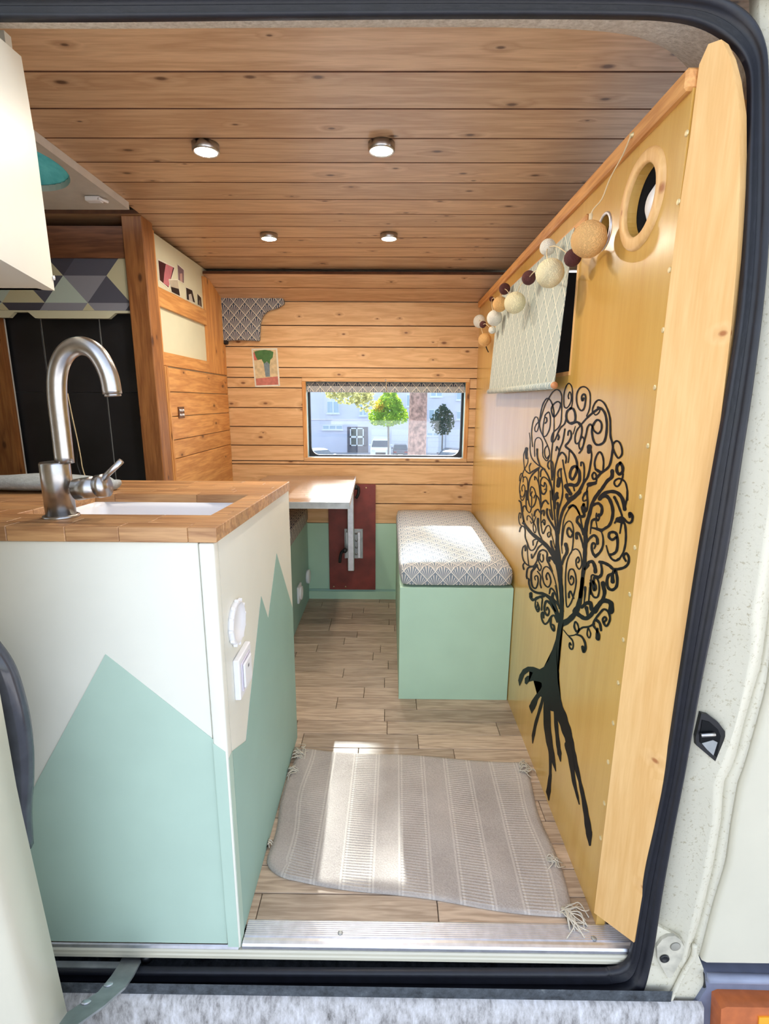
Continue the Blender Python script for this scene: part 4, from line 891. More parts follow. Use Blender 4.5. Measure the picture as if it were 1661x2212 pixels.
dm = lathem([(1.03, 0), (1.0, .012), (.9, .03), (.6, .05), (.3, .058), (.002, .06)], 40, (0, 0, 0), (0, 0, 1), False)
for v in dm.vertices: v.co = (cx_ + v.co.x * .158, cy_ + v.co.y * .182, ZC - .014 + v.co.z)
link('dome', dm, M['dome'], vt, True)
P = onZ(203, 428, ZC - .024)
box('vent_catch', P[0] - .022, P[0] + .022, P[1] - .012, P[1] + .012, ZC - .034, ZC - .0215, M['plastic'], vt, .002)
tube('vent_catch_pin', [(P[0] + .02, P[1] - .014, ZC - .03), (P[0] + .034, P[1] + .012, ZC - .03)], .004, M['plastic'], vt, 8)
# ---- four ceiling spots
names = ['near the middle of the ceiling, closest to the door', 'between the roof vent and the middle of the ceiling', 'over the table near the back wall', 'over the aisle near the back wall']
for (x, y), nm in zip([(824, 328), (445, 330), (581, 517), (840, 517)], names):
    P = onZ(x, y, ZC - .018)
    t = thing('ceiling_spot', 'small round steel ceiling spot ' + nm, 'spotlight', (P[0], P[1], ZC), 'ceiling spots')
    lathe('housing', [(.032, 0), (.032, .016), (.030, .018), (.027, .018), (.026, .014)], (P[0], P[1], ZC), (0, 0, -1), M['steel'], t, 28)
    lathe('diffuser', [(.026, .012), (.0258, .0165), (.002, .017)], (P[0], P[1], ZC), (0, 0, -1), M['led'], t, 28)
# ---- right bench
def cushion(x0, x1, y0, y1, z0, z1, r, mat, par=None, name='cushion'):
    bm = bmesh.new(); me0 = boxm(x0, x1, y0, y1, z0, z1); bm.from_mesh(me0)
    bmesh.ops.subdivide_edges(bm, edges=list(bm.edges), cuts=9, use_grid_fill=True)
    c = Vector(((x0 + x1) / 2, (y0 + y1) / 2, (z0 + z1) / 2)); h = Vector(((x1 - x0) / 2, (y1 - y0) / 2, (z1 - z0) / 2))
    for v in bm.verts:
        d = v.co - c; q = Vector((max(-h.x + r, min(h.x - r, d.x)), max(-h.y + r, min(h.y - r, d.y)), max(-h.z + r, min(h.z - r, d.z)))); e = d - q
        if e.length > 1e-6: e = e * (r / e.length) if e.length > r else e
        v.co = c + q + e
        if d.z > h.z * .9: v.co.z += .006 * max(0, 1 - (d.x / h.x) ** 2) * max(0, 1 - (d.y / h.y) ** 2) + .0015 * math.sin(v.co.x * 40) * math.sin(v.co.y * 27)
    me = bpy.data.meshes.new('m'); bm.to_mesh(me); bm.free(); boxuv(me); return link(name, me, mat, par, True)
rb = thing('bench_box', 'mint green box bench standing against the yellow partition', 'bench', (.24, 1.3, 0))
box('front_panel', .042, .443, .875, .893, 0, .438, M['mint'], rb, .001)
box('side_panel', .042, .060, .894, 1.86, 0, .438, M['mint'], rb, .001)
box('lid', .061, .443, .894, 1.86, .418, .437, M['mint'], rb)
tag(cushion(.040, .4435, .872, 1.858, .4385, .518, .026, M['fan_light']), 'pale scallop patterned seat cushion on the bench by the yellow partition', 'cushion')
# ---- left bench
lb = thing('bench_box', 'green box bench running behind the kitchen cabinet below the table', 'bench', (-.64, 1.3, 0))
box('side_panel', -.458, -.44, .70, 1.858, 0, .44, M['teal'], lb, .001)
box('lid', -.82, -.459, .70, 1.858, .42, .44, M['teal'], lb)
tag(cushion(-.82, -.428, .72, 1.856, .4405, .525, .024, M['fan_dark']), 'grey scallop patterned seat cushion under the folding table', 'cushion')
P = onX(645, 1280, -.44); q = onX(655, 1262, -.44)
so_ = thing('wall_socket', 'white double socket on the side of the bench below the table', 'socket', (-.44, P[1], P[2]))
box('socket_plate', -.4398, -.430, P[1] - .045, P[1] + .035, P[2] - .042, P[2] + .042, M['plastic'], so_, .002)
lathe('socket_ring', [(.034, 0), (.034, .008), (.026, .009), (.02, .004)], (-.430, P[1] - .003, P[2]), (1, 0, 0), M['plastic'], so_, 24)
lathe('socket_cap', [(.038, 0), (.038, .014), (.03, .017)], (-.4398, q[1] + .12, q[2]), (1, 0, 0), M['plastic'], so_, 24)
# ---- table and its wall mount
TZ = .693
tl = [onZ(x, y, TZ) for x, y in ((770, 1027), (755, 1085))]
tb = thing('table', 'grey brown wooden table top cantilevered from the red wall board', 'table', (-.4, 1.5, TZ - .03))
ytf, ytb = float(tl[1][1]), YB - .02
xr0, xr1 = float(tl[1][0]), float(tl[0][0])
M['tabtop'] = wood('grey brown table stave', (170, 142, 120), (138, 110, 90), 'X', .22, 0, .1, coat=.5)
NR = 9
for i in range(NR):
    ya, yb_ = ytf + (ytb - ytf) * i / NR, ytf + (ytb - ytf) * (i + 1) / NR
    xa, xb2 = xr0 + (xr1 - xr0) * i / NR, xr0 + (xr1 - xr0) * (i + 1) / NR
    cut = -.64 + (.16 + .22 * random.random())
    for (l, r_, lo) in ((-.64, cut, 0), (cut, None, 1)):
        rA = r_ if r_ is not None else xa - .006; rB = r_ if r_ is not None else xb2 - .006
        o = slab('table_stave', [(l + .0004, ya + .0004, TZ - .024), (rA - .0004, ya + .0004, TZ - .024), (rB - .0004, yb_ - .0004, TZ - .024), (l + .0004, yb_ - .0004, TZ - .024)], (0, 0, .024), M['tabtop'], tb)
slab('edge_band', [(xr0 - .0055, ytf, TZ - .024), (xr0, ytf, TZ - .024), (xr1, ytb, TZ - .024), (xr1 - .0055, ytb, TZ - .024)], (0, 0, .0245), M['alu'], tb)
box('front_band', -.64, xr0 + .001, ytf - .004, ytf, TZ - .026, TZ - .0002, M['galv'], tb)
xs_ = float(onY(757, 1160, 1.80)[0])
legx0, legx1 = float(onY(751, 1160, 1.79)[0]), float(onY(765, 1160, 1.79)[0])
zlb = float(onY(758, 1232, 1.79)[2])
box('mount_tube', legx0, legx1, 1.775, 1.80, zlb, TZ - .025, M['alu'], tb, .003)
box('mount_arm', -.5, legx1, 1.70, 1.74, TZ - .05, TZ - .026, M['alu'], tb)
rd = tag(box('mounting_board', -.323, -.070, YB - .020, YB - .0026, .058, .648, M['red'], None, .001), 'dark red stained board screwed to the wall carrying the table mount', 'board')
for (x, z) in ((-.30, .075), (-.235, .075), (-.12, .63)): lathe('screw', [(.004, 0), (.003, .002)], (x, YB - .020, z), (0, -1, 0), M['screw'], rd, 10)
p0, p1 = onY(744, 1142, YB - .02), onY(784, 1206, YB - .02)
mb = thing('mount_bracket', 'zinc sliding bracket with black clamp levers on the red board', 'bracket', (float(p0[0] + p1[0]) / 2, YB - .02, float(p1[2])))
box('bracket_plate', p0[0], p1[0], YB - .024, YB - .0202, p1[2], p0[2], M['galv'], mb, .001)
for x in (p0[0] + .012, p1[0] - .026): box('bracket_rail', x, x + .014, YB - .052, YB - .024, p1[2] + .012, p0[2] - .012, M['alu'], mb, .001)
for z in np.linspace(p1[2] + .025, p0[2] - .025, 4):
    for x in (p0[0] + .033, p1[0] - .036): lathe('bolt', [(.006, 0), (.006, .003), (.003, .005)], (x, YB - .024, z), (0, -1, 0), M['steel'], mb, 12)
def lever(px, par, Y):
    q = [onY(a, b, Y) for a, b in px]; tube('clamp_lever', crom(q, 4), .008, M['black'], par, 10); lathe('clamp_knob', [(.013, 0), (.013, .02), (.009, .024)], (q[0][0], q[0][1] + .012, q[0][2]), (0, -1, 0), M['black'], par, 16)
lever([(745, 1189), (738, 1193), (735, 1203), (734, 1215)], mb, 1.77)
lever([(769, 1052), (774, 1053), (774, 1066), (769, 1076)], tb, 1.79)
# ---- rug
RZ = .004
c4 = [onZ(x, y, RZ) for x, y in ((640, 1618), (1131, 1648), (1243, 1982), (566, 1888))]
nu, nv = 60, 60; V, Fc, UV = [], [], []
rnd = random.Random(3)
for i in range(nu + 1):
    for j in range(nv + 1):
        u, v = i / nu, j / nv
        rr_ = .10 if (u < .5 and v > .5) else .035
        du, dv_ = (u if u < .5 else 1 - u), (v if v < .5 else 1 - v); uu_, vv_ = u, v
        if du < rr_ and dv_ < rr_:
            ex, ey = rr_ - du, rr_ - dv_; L_ = math.hypot(ex, ey)
            if L_ > 0:
                f_ = max(ex, ey) / L_; nu_, nv_ = rr_ - ex * f_, rr_ - ey * f_
                uu_ = nu_ if u < .5 else 1 - nu_; vv_ = nv_ if v < .5 else 1 - nv_
        p = (1 - vv_) * ((1 - uu_) * c4[0] + uu_ * c4[1]) + vv_ * ((1 - uu_) * c4[3] + uu_ * c4[2])
        p = p.copy(); p[0] += .006 * math.sin(v * 9 + 1) * (1 if u > .9 else (.0 if u > .1 else 1)); 
        p[1] += .004 * math.sin(u * 11 + 2) - .006 * math.sin(math.pi * u) * v
        p[2] = RZ + .003 + .0015 * math.sin(u * 17 + v * 5) * math.sin(v * 13) + (.0 if 0 < i < nu and 0 < j < nv else -.002)
        if u < .03 and p[0] < XS + .004: p[0] = XS + .004
        V.append(p); UV.append((u, 1 - v))
for i in range(nu):
    for j in range(nv): a = i * (nv + 1) + j; Fc.append((a, a + nv + 1, a + nv + 2, a + 1))
nb = len(V)
bidx = [i * (nv + 1) for i in range(nu + 1)] + [nu * (nv + 1) + j for j in range(1, nv + 1)] + [i * (nv + 1) + nv for i in range(nu - 1, -1, -1)] + [j for j in range(nv - 1, 0, -1)]
for b in bidx: q = V[b].copy(); q[2] = .0005; V.append(q); UV.append(UV[b])
for k_ in range(len(bidx)):
    k2 = (k_ + 1) % len(bidx); Fc.append((bidx[k_], nb + k_, nb + k2, bidx[k2]))
me = pyd(V, Fc); uvl = me.uv_layers.new(name='UVMap')
for lp_ in me.loops: uvl.data[lp_.index].uv = UV[lp_.vertex_index]
fixn(me)
rg = thing('rug', 'pale grey beige woven rug with ribbed stripes and frayed corners', 'rug', (.05, .4, 0))
link('rug_weave', me, M['rug'], rg, True)
def tuft(px, n, spread, ln, dirs):
    Vb, Fb = [], []
    for i in range(n):
        s = onZ(px[0] + rnd.uniform(-spread, spread), px[1] + rnd.uniform(-spread, spread), .007)
        a = rnd.uniform(*dirs); L = ln * rnd.uniform(.6, 1.1); d = np.array([math.cos(a), math.sin(a), 0]); e = np.array([-d[1], d[0], 0])
        q = [s, s + d * L * .3 + [0, 0, .006], s + d * L * .65 + e * rnd.uniform(-.012, .012) + [0, 0, .005], s + d * L + e * rnd.uniform(-.022, .022) - [0, 0, .004]]
        m_ = tubem(crom(q, 4), .0012, 5); b = len(Vb); Vb += [tuple(v.co) for v in m_.vertices]; Fb += [tuple(b + k for k in p.vertices) for p in m_.polygons]; bpy.data.meshes.remove(m_)
    # keep strands on the free side of the partition and cabinet
    Vb = [(max(XS + .003, min(XR - .003, v[0])), v[1], max(.0015, v[2])) for v in Vb]
    o = link('fringe', pyd(Vb, Fb), M['fringe'], rg, True); o['kind'] = 'stuff'
tuft((652, 1632), 16, 9, .045, (1.5, 3.6)); tuft((640, 1668), 12, 7, .04, (2.0, 3.9)); tuft((1128, 1662), 14, 8, .04, (-.9, 1.2)); tuft((1188, 1858), 10, 8, .03, (-1.2, .6)); tuft((1218, 1965), 22, 10, .05, (-1.6, .3)); tuft((586, 1822), 8, 6, .02, (2.4, 4.0))

# ---- window blind, picture, padded corner
wbld = thing('window_blind', 'scallop patterned fabric blind rolled up at the top of the window', 'blind', (0, 1.9, 1.12))
zt = float(onY(830, 829, YB + .03)[2]); zm = float(onY(830, 835.5, YB + .028)[2]); zbb = float(onY(830, 848, YB + .022)[2])
link('blind_roll', boxuv(boxm(ox0 + .003, ox1 - .003, YB + .026, YB + .05, zm - .004, oz1 - .002, .004, 2)), M['fan_dark'], wbld)
link('blind_hem', boxuv(boxm(ox0 + .002, ox1 - .002, YB + .012, YB + .025, zbb, zm + .002, .005, 3)), M['fan_light'], wbld, True)
tube('pull_cord', [onY(834, 822, YB - .007), onY(835, 846, YB + .008)], .0015, M['cord'], wbld, 6)
tube('hook', [onY(833, 820, YB - .006), onY(833, 824, YB - .010)], .003, M['alu'], wbld, 8)
tube('window_stay', [onY(768, 987, YB + .058), onY(782, 985.5, YB + .058)], .004, M['black'], win, 8)
pf = [(543, 753), (599, 752), (605, 834), (551, 836)]
Q = [onY(x, y, YB - .0008) for x, y in pf]
pi_ = tag(slab('picture_print', Q, (0, -.0008, 0), M['photopaper']), 'paper print of a green plant in a tall blue vase on the pine wall', 'picture')
def inp(u, v, d): return (1 - v) * ((1 - u) * Q[0] + u * Q[1]) + v * ((1 - u) * Q[3] + u * Q[2]) + np.array([0, d, 0])
def pp(name, uvs, c, d): slab(name, [inp(u, v, -.0008 - d) for u, v in uvs], (0, -.0002, 0), plain(name, c, .5, 0, .12, 60), pi_)
pp('print_background', [(.06, .04), (.94, .04), (.94, .96), (.06, .96)], (214, 192, 150), .0001)
pp('print_floor', [(.06, .78), (.94, .74), (.94, .96), (.06, .96)], (196, 118, 104), .0004)
pp('print_rose', [(.06, .1), (.2, .1), (.2, .3), (.06, .3)], (204, 110, 96), .0004)
pp('print_vase', [(.42, .36), (.66, .36), (.63, .74), (.46, .74)], (120, 138, 146), .0007)
lv = [(.1, .08), (.3, .05), (.5, .04), (.72, .06), (.84, .1), (.8, .24), (.7, .3), (.66, .42), (.56, .34), (.44, .4), (.36, .28), (.2, .3), (.14, .2)]
pp('print_leaves', lv, (70, 116, 60), .001)
for (u, v) in ((.05, .03), (.95, .03), (.05, .97), (.95, .97)): lathe('pin', [(.003, 0), (.002, .0015)], inp(u, v, -.001), (0, -1, 0), M['alu'], pi_, 8)
pdp = [(458, 627), (520, 623), (594, 624), (612, 640), (617, 658), (600, 668), (580, 674), (570, 684), (565, 700), (563, 738), (520, 736), (478, 738), (470, 700), (466, 680)]
me = slabm([onY(x, y, YB - .001) for x, y in pdp], (0, -.028, 0))
bm = bmesh.new(); bm.from_mesh(me); ed = [e for e in bm.edges if len(e.link_faces) == 2 and e.calc_face_angle(0) > .5]
bmesh.ops.bevel(bm, geom=ed, offset=.008, segments=3, profile=.5, affect='EDGES'); bm.to_mesh(me); bm.free()
tag(link('padded_corner', boxuv(me), M['fan_dark']), 'grey shaded scallop fabric padding with stepped outline in the upper wall corner', 'padding')
bh = tag(tube('strap_hinge', crom([onY(x, y, YB - .012) for x, y in ((472, 735), (476, 760), (480, 785), (483, 808))], 3), .004, M['black']), 'black metal strap in the corner below the padding', 'strap')
box('strap_knob', *[float(v) for v in (onY(474, 738, YB - .02)[0], onY(492, 738, YB - .02)[0])], YB - .028, YB - .004, float(onY(480, 744, YB - .02)[2]), float(onY(480, 734, YB - .02)[2]), M['black'], bh, .004)
# ---- blind over the partition window
bl = thing('roller_blind', 'sage grey scallop patterned blind hanging over the partition window', 'blind', (XR - .01, .9, 1.13))
ya, yb_ = .492, 1.345
V, Fc = [], []
for i in range(2):
    for j in range(9):
        t = j / 8; z = 1.482 + (1.125 - 1.482) * t; x = XR - .012 - .020 * t
        V.append((x, (ya, yb_)[i], z))
Fc = [(j, j + 1, 9 + j + 1, 9 + j) for j in range(8)]
me = pyd(V, Fc); bm = bmesh.new(); bm.from_mesh(me); bmesh.ops.solidify(bm, geom=list(bm.faces), thickness=.0015); bm.to_mesh(me); bm.free(); fixn(me)
me.update(); boxuv(me); link('blind_cloth', me, M['fan_blind'], bl)
link('rod_sleeve', boxuv(tubem([(XR - .033, ya, 1.121), (XR - .033, yb_, 1.121)], .0095, 14)), M['fan_blind'], bl, True)
lathe('rod_end', [(.0088, 0), (.0088, .003)], (XR - .033, ya, 1.121), (0, -1, 0), M['curtain_rod'], bl, 16)
# ---- string of cotton balls
gl_ = thing('string_lights', 'string of brown, peach and cream cotton ball lights along the partition top', 'string lights', (XR - .03, .9, 1.4))
balls = [(1272, 517, 32, 'peach', .40), (1237, 557, 16, 'brown', .405), (1183, 534, 15, 'white', .392), (1188, 590, 27, 'cream', .375), (1142, 600, 13.5, 'brown', .39), (1112, 654, 21, 'cream', .378), (1090, 624, 11, 'brown', .405), (1080, 657, 15, 'peach', .395), (1068, 687, 15.5, 'white', .39), (1036, 694, 13, 'white', .40), (1043, 701, 7, 'brown', .385), (1063, 713, 7.5, 'white', .40), (1047, 734, 13.5, 'peach', .41), (1062, 646, 5, 'brown', .42)]
bc = []
for (x, y, r, c, X) in balls:
    P = onX(x, y, X); R_ = r * np.linalg.norm(P - CAM) / F * .97
    bm = bmesh.new(); bmesh.ops.create_icosphere(bm, subdivisions=3, radius=R_)
    for v in bm.verts: v.co *= 1 + rnd.uniform(-.012, .012)
    me = bpy.data.meshes.new('m'); bm.to_mesh(me); bm.free()
    o = link('cotton_ball', me, M['ball_' + c], None, True); o.location = P; put(o, gl_); bc.append((P, R_))
hk = onX(1362, 294, XR - .016)
tube('hook', [(hk[0] + .01, hk[1], hk[2] + .006), (hk[0], hk[1], hk[2])], .004, M['screw'], gl_, 8)
wp = [hk, onX(1345, 335, .428), onX(1318, 385, .425), onX(1300, 430, .42), bc[0][0] + [0.0, 0, bc[0][1] + .012], bc[0][0]]
tube('lead', crom(wp, 4), .0014, M['cord'], gl_, 6)
tube('lamp_holder', [bc[0][0] + [0, 0, bc[0][1] * .9], bc[0][0] + [0, 0, bc[0][1] + .012]], .004, M['cord'], gl_, 8)
order = [0, 1, 2, 3, 4, 5, 6, 7, 13, 8, 11, 10, 9, 12]
for a, b in zip(order[:-1], order[1:]):
    p, q = bc[a][0], bc[b][0]; mid = (p + q) / 2 + np.array([-.006, 0, .012]); tube('lead', crom([p, mid, q], 4), .0013, M['cord'], gl_, 6)
tube('lead', crom([bc[12][0], bc[12][0] + [.012, .02, -.03], bc[12][0] + [.02, .01, -.05]], 4), .0025, M['black'], gl_, 6)

# ================================================================ VAN BODY AROUND THE DOORWAY
van = thing('camper_van', 'cream camper van body around the open side door', 'van', (0, 0, -.55))
# rubber seal, ribbed section swept round the opening
inner = [(-150, 2090), (300, 2094), (700, 2096), (1240, 2097), (1318, 2094), (1345, 2086), (1360, 2066), (1372, 2003), (1392, 1886), (1415, 1780), (1439, 1661), (1468, 1471), (1510, 1200), (1545, 1000), (1570, 859), (1597, 678), (1610, 498), (1615, 353), (1619, 208), (1612, 140), (1577, 92), (1517, 56), (1438, 40), (1300, 36), (1000, 35), (600, 38), (200, 42), (-150, 42)]
outer = [(-150, 2150), (300, 2152), (700, 2155), (1240, 2162), (1345, 2160), (1385, 2142), (1404, 2080), (1415, 2021), (1428, 1932), (1453, 1790), (1478, 1661), (1512, 1471), (1567, 1200), (1600, 985), (1624, 823), (1646, 642), (1657, 498), (1659, 353), (1655, 180), (1648, 100), (1618, 40), (1555, 0), (1450, -14), (1300, -20), (1000, -24), (600, -24), (200, -22), (-150, -22)]
I = crom([onS(x, y, .004) for x, y in inner], 5); O = crom([onS(x, y, -.012) for x, y in outer], 5)
prof = [(0, .006), (0, .0), (.10, -.007), (.20, .0), (.27, .003), (.34, -.006), (.44, -.002), (.50, .003), (.57, -.008), (.75, -.012), (.93, -.008), (1.0, .002), (1.0, .03)]
V, Fc = [], []; n = len(prof)
for a, b in zip(I, O):
    for t, d in prof: p = a + (b - a) * t; V.append((p[0], p[1] + d, p[2]))
for i in range(len(I) - 1):
    for j in range(n - 1): Fc.append((i * n + j, i * n + j + 1, (i + 1) * n + j + 1, (i + 1) * n + j))
link('door_seal', facecam(fixn(pyd(V, Fc))), M['rubber'], van, True)
# body side right of the door, strip by strip
def line(px, off):
    P = [onS(x, y, off) for x, y in px]; P.sort(key=lambda p: p[2]); return [p[2] for p in P], [p[0] for p in P]
so_line = line([(1404, 2090), (1415, 2021), (1428, 1932), (1453, 1790), (1478, 1661), (1512, 1471), (1567, 1200), (1600, 985), (1624, 823), (1646, 642), (1657, 498), (1659, 353), (1655, 180)], -.012)
r1 = line([(1483, 2038), (1488, 2008), (1514, 1907), (1536, 1780), (1538, 1700), (1577, 1607), (1596, 1539), (1622, 1400), (1618, 1350), (1642, 1200), (1675, 980), (1700, 800)], -.03)
r2 = line([(1498, 2045), (1512, 2008), (1536, 1907), (1556, 1780), (1560, 1710), (1590, 1620), (1610, 1545), (1648, 1400), (1645, 1330), (1670, 1200), (1700, 980), (1730, 800)], -.036)
gr = line([(1506, 2054), (1519, 2021), (1536, 1957), (1554, 1881), (1572, 1780), (1577, 1702), (1601, 1658), (1620, 1580), (1645, 1493), (1661, 1444), (1690, 1200), (1725, 980), (1760, 800)], -.024)
fr_ = line([(1517, 2099), (1526, 2071), (1552, 1970), (1580, 1881), (1592, 1793), (1608, 1705), (1622, 1670), (1645, 1590), (1670, 1500), (1710, 1200), (1750, 980), (1780, 800)], -.03)
zsamp = np.linspace(.02, 1.66, 60)
cols = [(so_line, .004, .02), (so_line, .0, -.006), (r1, 0, -.008), (r1, .006, -.022), (r2, 0, -.022), (gr, -.004, -.012), (gr, 0, .004), (gr, .003, -.006), (fr_, 0, -.012), (fr_, .002, .004)]
def ribbon(name, cols, mat, zs=zsamp):
    V, Fc = [], []; n = len(cols)
    for z in zs:
        for (zz, xx), dx, dy in cols: V.append((float(np.interp(z, zz, xx)) + dx, Yp(z) + dy, z))
    for i in range(len(zs) - 1):
        for j in range(n - 1): Fc.append((i * n + j, i * n + j + 1, (i + 1) * n + j + 1, (i + 1) * n + j))
    return link(name, facecam(fixn(pyd(V, Fc))), mat, van, True)
ribbon('door_pillar', cols, M['bodyspeck'])
dline = ([0, 2], [.98, .98])
fd = ribbon('front_door', [(fr_, .004, .01), (fr_, .005, -.016), (fr_, .012, -.02), (dline, 0, -.02), (dline, 0, .01)], M['body'], np.linspace(.02, 1.0, 30))
ribbon('front_door_window', [(fr_, .004, .0), (dline, 0, .0)], M['darkcab'], np.linspace(1.0, 1.66, 12))
# pillar foot, lower sill, moulding and marker lamp
def ss(px, off): return [onS(x, y, off) for x, y in px]
slab('pillar_foot', ss([(1398, 2090), (1420, 2000), (1500, 2042), (1524, 2104), (1521, 2135), (1501, 2168), (1455, 2225), (1380, 2225), (1330, 2225), (1330, 2158), (1385, 2142)], -.014), (0, .02, 0), M['bodyspeck'], van)
link('pillar_flange', tubem(crom(ss([(1500, 2040), (1497, 2065), (1478, 2098), (1452, 2150), (1438, 2180), (1432, 2215)], -.018), 4), .0045, 10), M['bodyspeck'], van, True)
link('foot_edge', tubem(crom(ss([(1526, 2100), (1526, 2130), (1508, 2165), (1470, 2200), (1455, 2220)], -.016), 4), .006, 10), M['rubber'], van, True)
mo = slab('side_moulding', ss([(1524, 2102), (1720, 2108), (1720, 2330), (1440, 2330), (1470, 2200), (1505, 2168), (1526, 2135)], -.022), (0, .03, 0), M['moulding'], van)
link('moulding_lip', tubem(ss([(1528, 2112), (1620, 2114), (1720, 2117)], -.026), .0085, 12), plain('painted moulding highlight', (140, 146, 166), .4), van, True)  # paler colour paints the highlight along the moulding top
me = slabm(ss([(1558, 2180), (1570, 2175), (1720, 2178), (1720, 2300), (1552, 2300)], -.052), (0, .03, 0))
ml = link('marker_lamp', me, M['amber'], van)
slab('lamp_lens', ss([(1640, 2198), (1720, 2198), (1720, 2290), (1636, 2290)], -.055), (0, .004, 0), plain('bright amber lens', (248, 168, 40), .2), ml)
# lower sill panel below the bottom seal
V, Fc = [], []
sp2 = [(-.048, -.066), (-.058, -.069), (-.066, -.11), (-.070, -.16), (-.078, -.175), (-.084, -.30)]
for x in (-1.9, .62):
    for y, z in sp2: V.append((x, y, z))
n = len(sp2); Fc = [(j, j + 1, n + j + 1, n + j) for j in range(n - 1)]
link('sill_panel', facecam(fixn(pyd(V, Fc))), M['dirty'], van, True)
# sill step: ribbed aluminium nosing, cream flange, grimy well
al = thing('sill_step', 'ribbed aluminium step edge along the van doorway', 'step', (0, .02, 0))
sx0, sx1 = XS + .004, .512
V, Fc = [], []
prof = [(.047, 0)]
yy = .044
while yy > .012: prof += [(yy, .0016), (yy - .0022, .0016), (yy - .0026, .0004), (yy - .0038, .0004)]; yy -= .0042
prof += [(.008, .002), (.002, .0022), (-.003, .0008), (-.006, -.003), (-.0065, -.009), (-.004, -.0118), (.0, -.012)]
for x in (sx0, sx1):
    for y, z in prof: V.append((x, y, z))
n = len(prof); Fc = [(j, j + 1, n + j + 1, n + j) for j in range(n - 1)]
link('ribbed_tread', facecam(fixn(pyd(V, Fc))), M['alu'], al)
for x, y in ((735, 2015), (1283, 2027)): q = onZ(x, y, .002); lathe('tread_screw', [(.0055, 0), (.004, .0012)], (q[0], q[1], .0018), (0, 0, 1), M['galv'], al, 12)
V = [];
prof = [(-.002, -.0045), (-.0045, -.006), (-.006, -.011), (-.004, -.016)]
for x in (-1.1, XS - .004):
    for y, z in prof: V.append((x, y, z))
n = len(prof); link('cabinet_rail', facecam(fixn(pyd(V, [(j, j + 1, n + j + 1, n + j) for j in range(n - 1)]))), M['alu'], al)
V = []; prof = [(.02, -.0125), (-.006, -.0125), (-.0085, -.015), (-.0085, -.020), (-.0065, -.022), (-.0085, -.025), (-.0085, -.032), (-.002, -.034), (.03, -.036)]
for x in (-1.9, .53):
    for y, z in prof: V.append((x, y, z))
n = len(prof); link('sill_flange', facecam(fixn(pyd(V, [(j, j + 1, n + j + 1, n + j) for j in range(n - 1)]))), M['body'], van)
V = []; prof = [(.03, -.036), (.03, -.09), (-.05, -.095), (-.05, -.04)]
for x in (-1.9, .56):
    for y, z in prof: V.append((x, y, z))
n = len(prof); link('step_well', facecam(fixn(pyd(V, [(j, j + 1, n + j + 1, n + j) for j in range(n - 1)]))), M['grime'], van)
# door rail, arm
box('slide_rail', -1.1, float(onY(270, 2060, -.01)[0]), -.02, -.008, -.052, -.044, M['galv'], van)
arm = [(268, 2058), (300, 2052), (304, 2075), (288, 2106), (270, 2132), (225, 2172), (150, 2225), (118, 2225), (146, 2186), (212, 2142), (240, 2108), (256, 2084)]
AP, AN = (0, -.005, -.042), (0, .6, 1.0)
ar = slab('door_arm', [onP(x, y, AP, AN) for x, y in arm], (0, 0, -.005), M['galv'], van)
for x, y in ((234, 2128), (186, 2166)): q = onP(x, y, AP, AN); lathe('arm_bolt', [(.008, 0), (.008, .002), (.004, .003)], q, (0, .6, 1.0), M['alu'], ar, 14)
q = onZ(318, 2064, -.05); lathe('arm_roller', [(.012, 0), (.012, .014), (.006, .018)], (q[0], q[1], -.058), (0, 0, 1), M['black'], ar, 16)
# sliding door pushed back to the left: hollow edge, outer skin, rubber lip
DX = -.552
def dy(z): return float(np.interp(z, [-.3, -.1, .5, 1.0, 1.5], [-.01, -.02, -.052, -.055, -.03]))
zs = np.linspace(-.25, 1.5, 40)
V, Fc = [], []
dprof = [(-1.3, -.195), (-.02, -.195), (-.006, -.193), (-.001, -.187), (.0, -.178), (-.002, -.122), (-.008, -.118), (-.03, -.118), (-1.3, -.118)]
n = len(dprof)
for z in zs:
    for x, y in dprof: V.append((DX + x, y + dy(z), z))
for i in range(len(zs) - 1):
    for j in range(n): Fc.append((i * n + j, i * n + (j + 1) % n, (i + 1) * n + (j + 1) % n, (i + 1) * n + j))
Fc += [tuple(range(n)), tuple(range((len(zs) - 1) * n, len(zs) * n))[::-1]]
sdo = link('sliding_door', fixn(pyd(V, Fc)), M['body'], van, True)
pts_ = [onY(x, y, -.105) for x, y in ((-40, 1385), (0, 1440), (22, 1500), (36, 1560), (43, 1620), (44, 1690), (40, 1760), (44, 1830))]
link('door_lip', tubem(crom(pts_, 5), [.019] * (len(pts_) * 5 - 4), 12), plain('glossy dark lip', (70, 72, 80), .12, 0, .1), sdo, True)
pl_ = [onY(x, y, -.135) for x, y in ((-20, 1676), (8, 1680), (18, 1700), (14, 1722), (-20, 1735))]
slab('door_catch', pl_, (0, .02, 0), M['galv'], sdo)
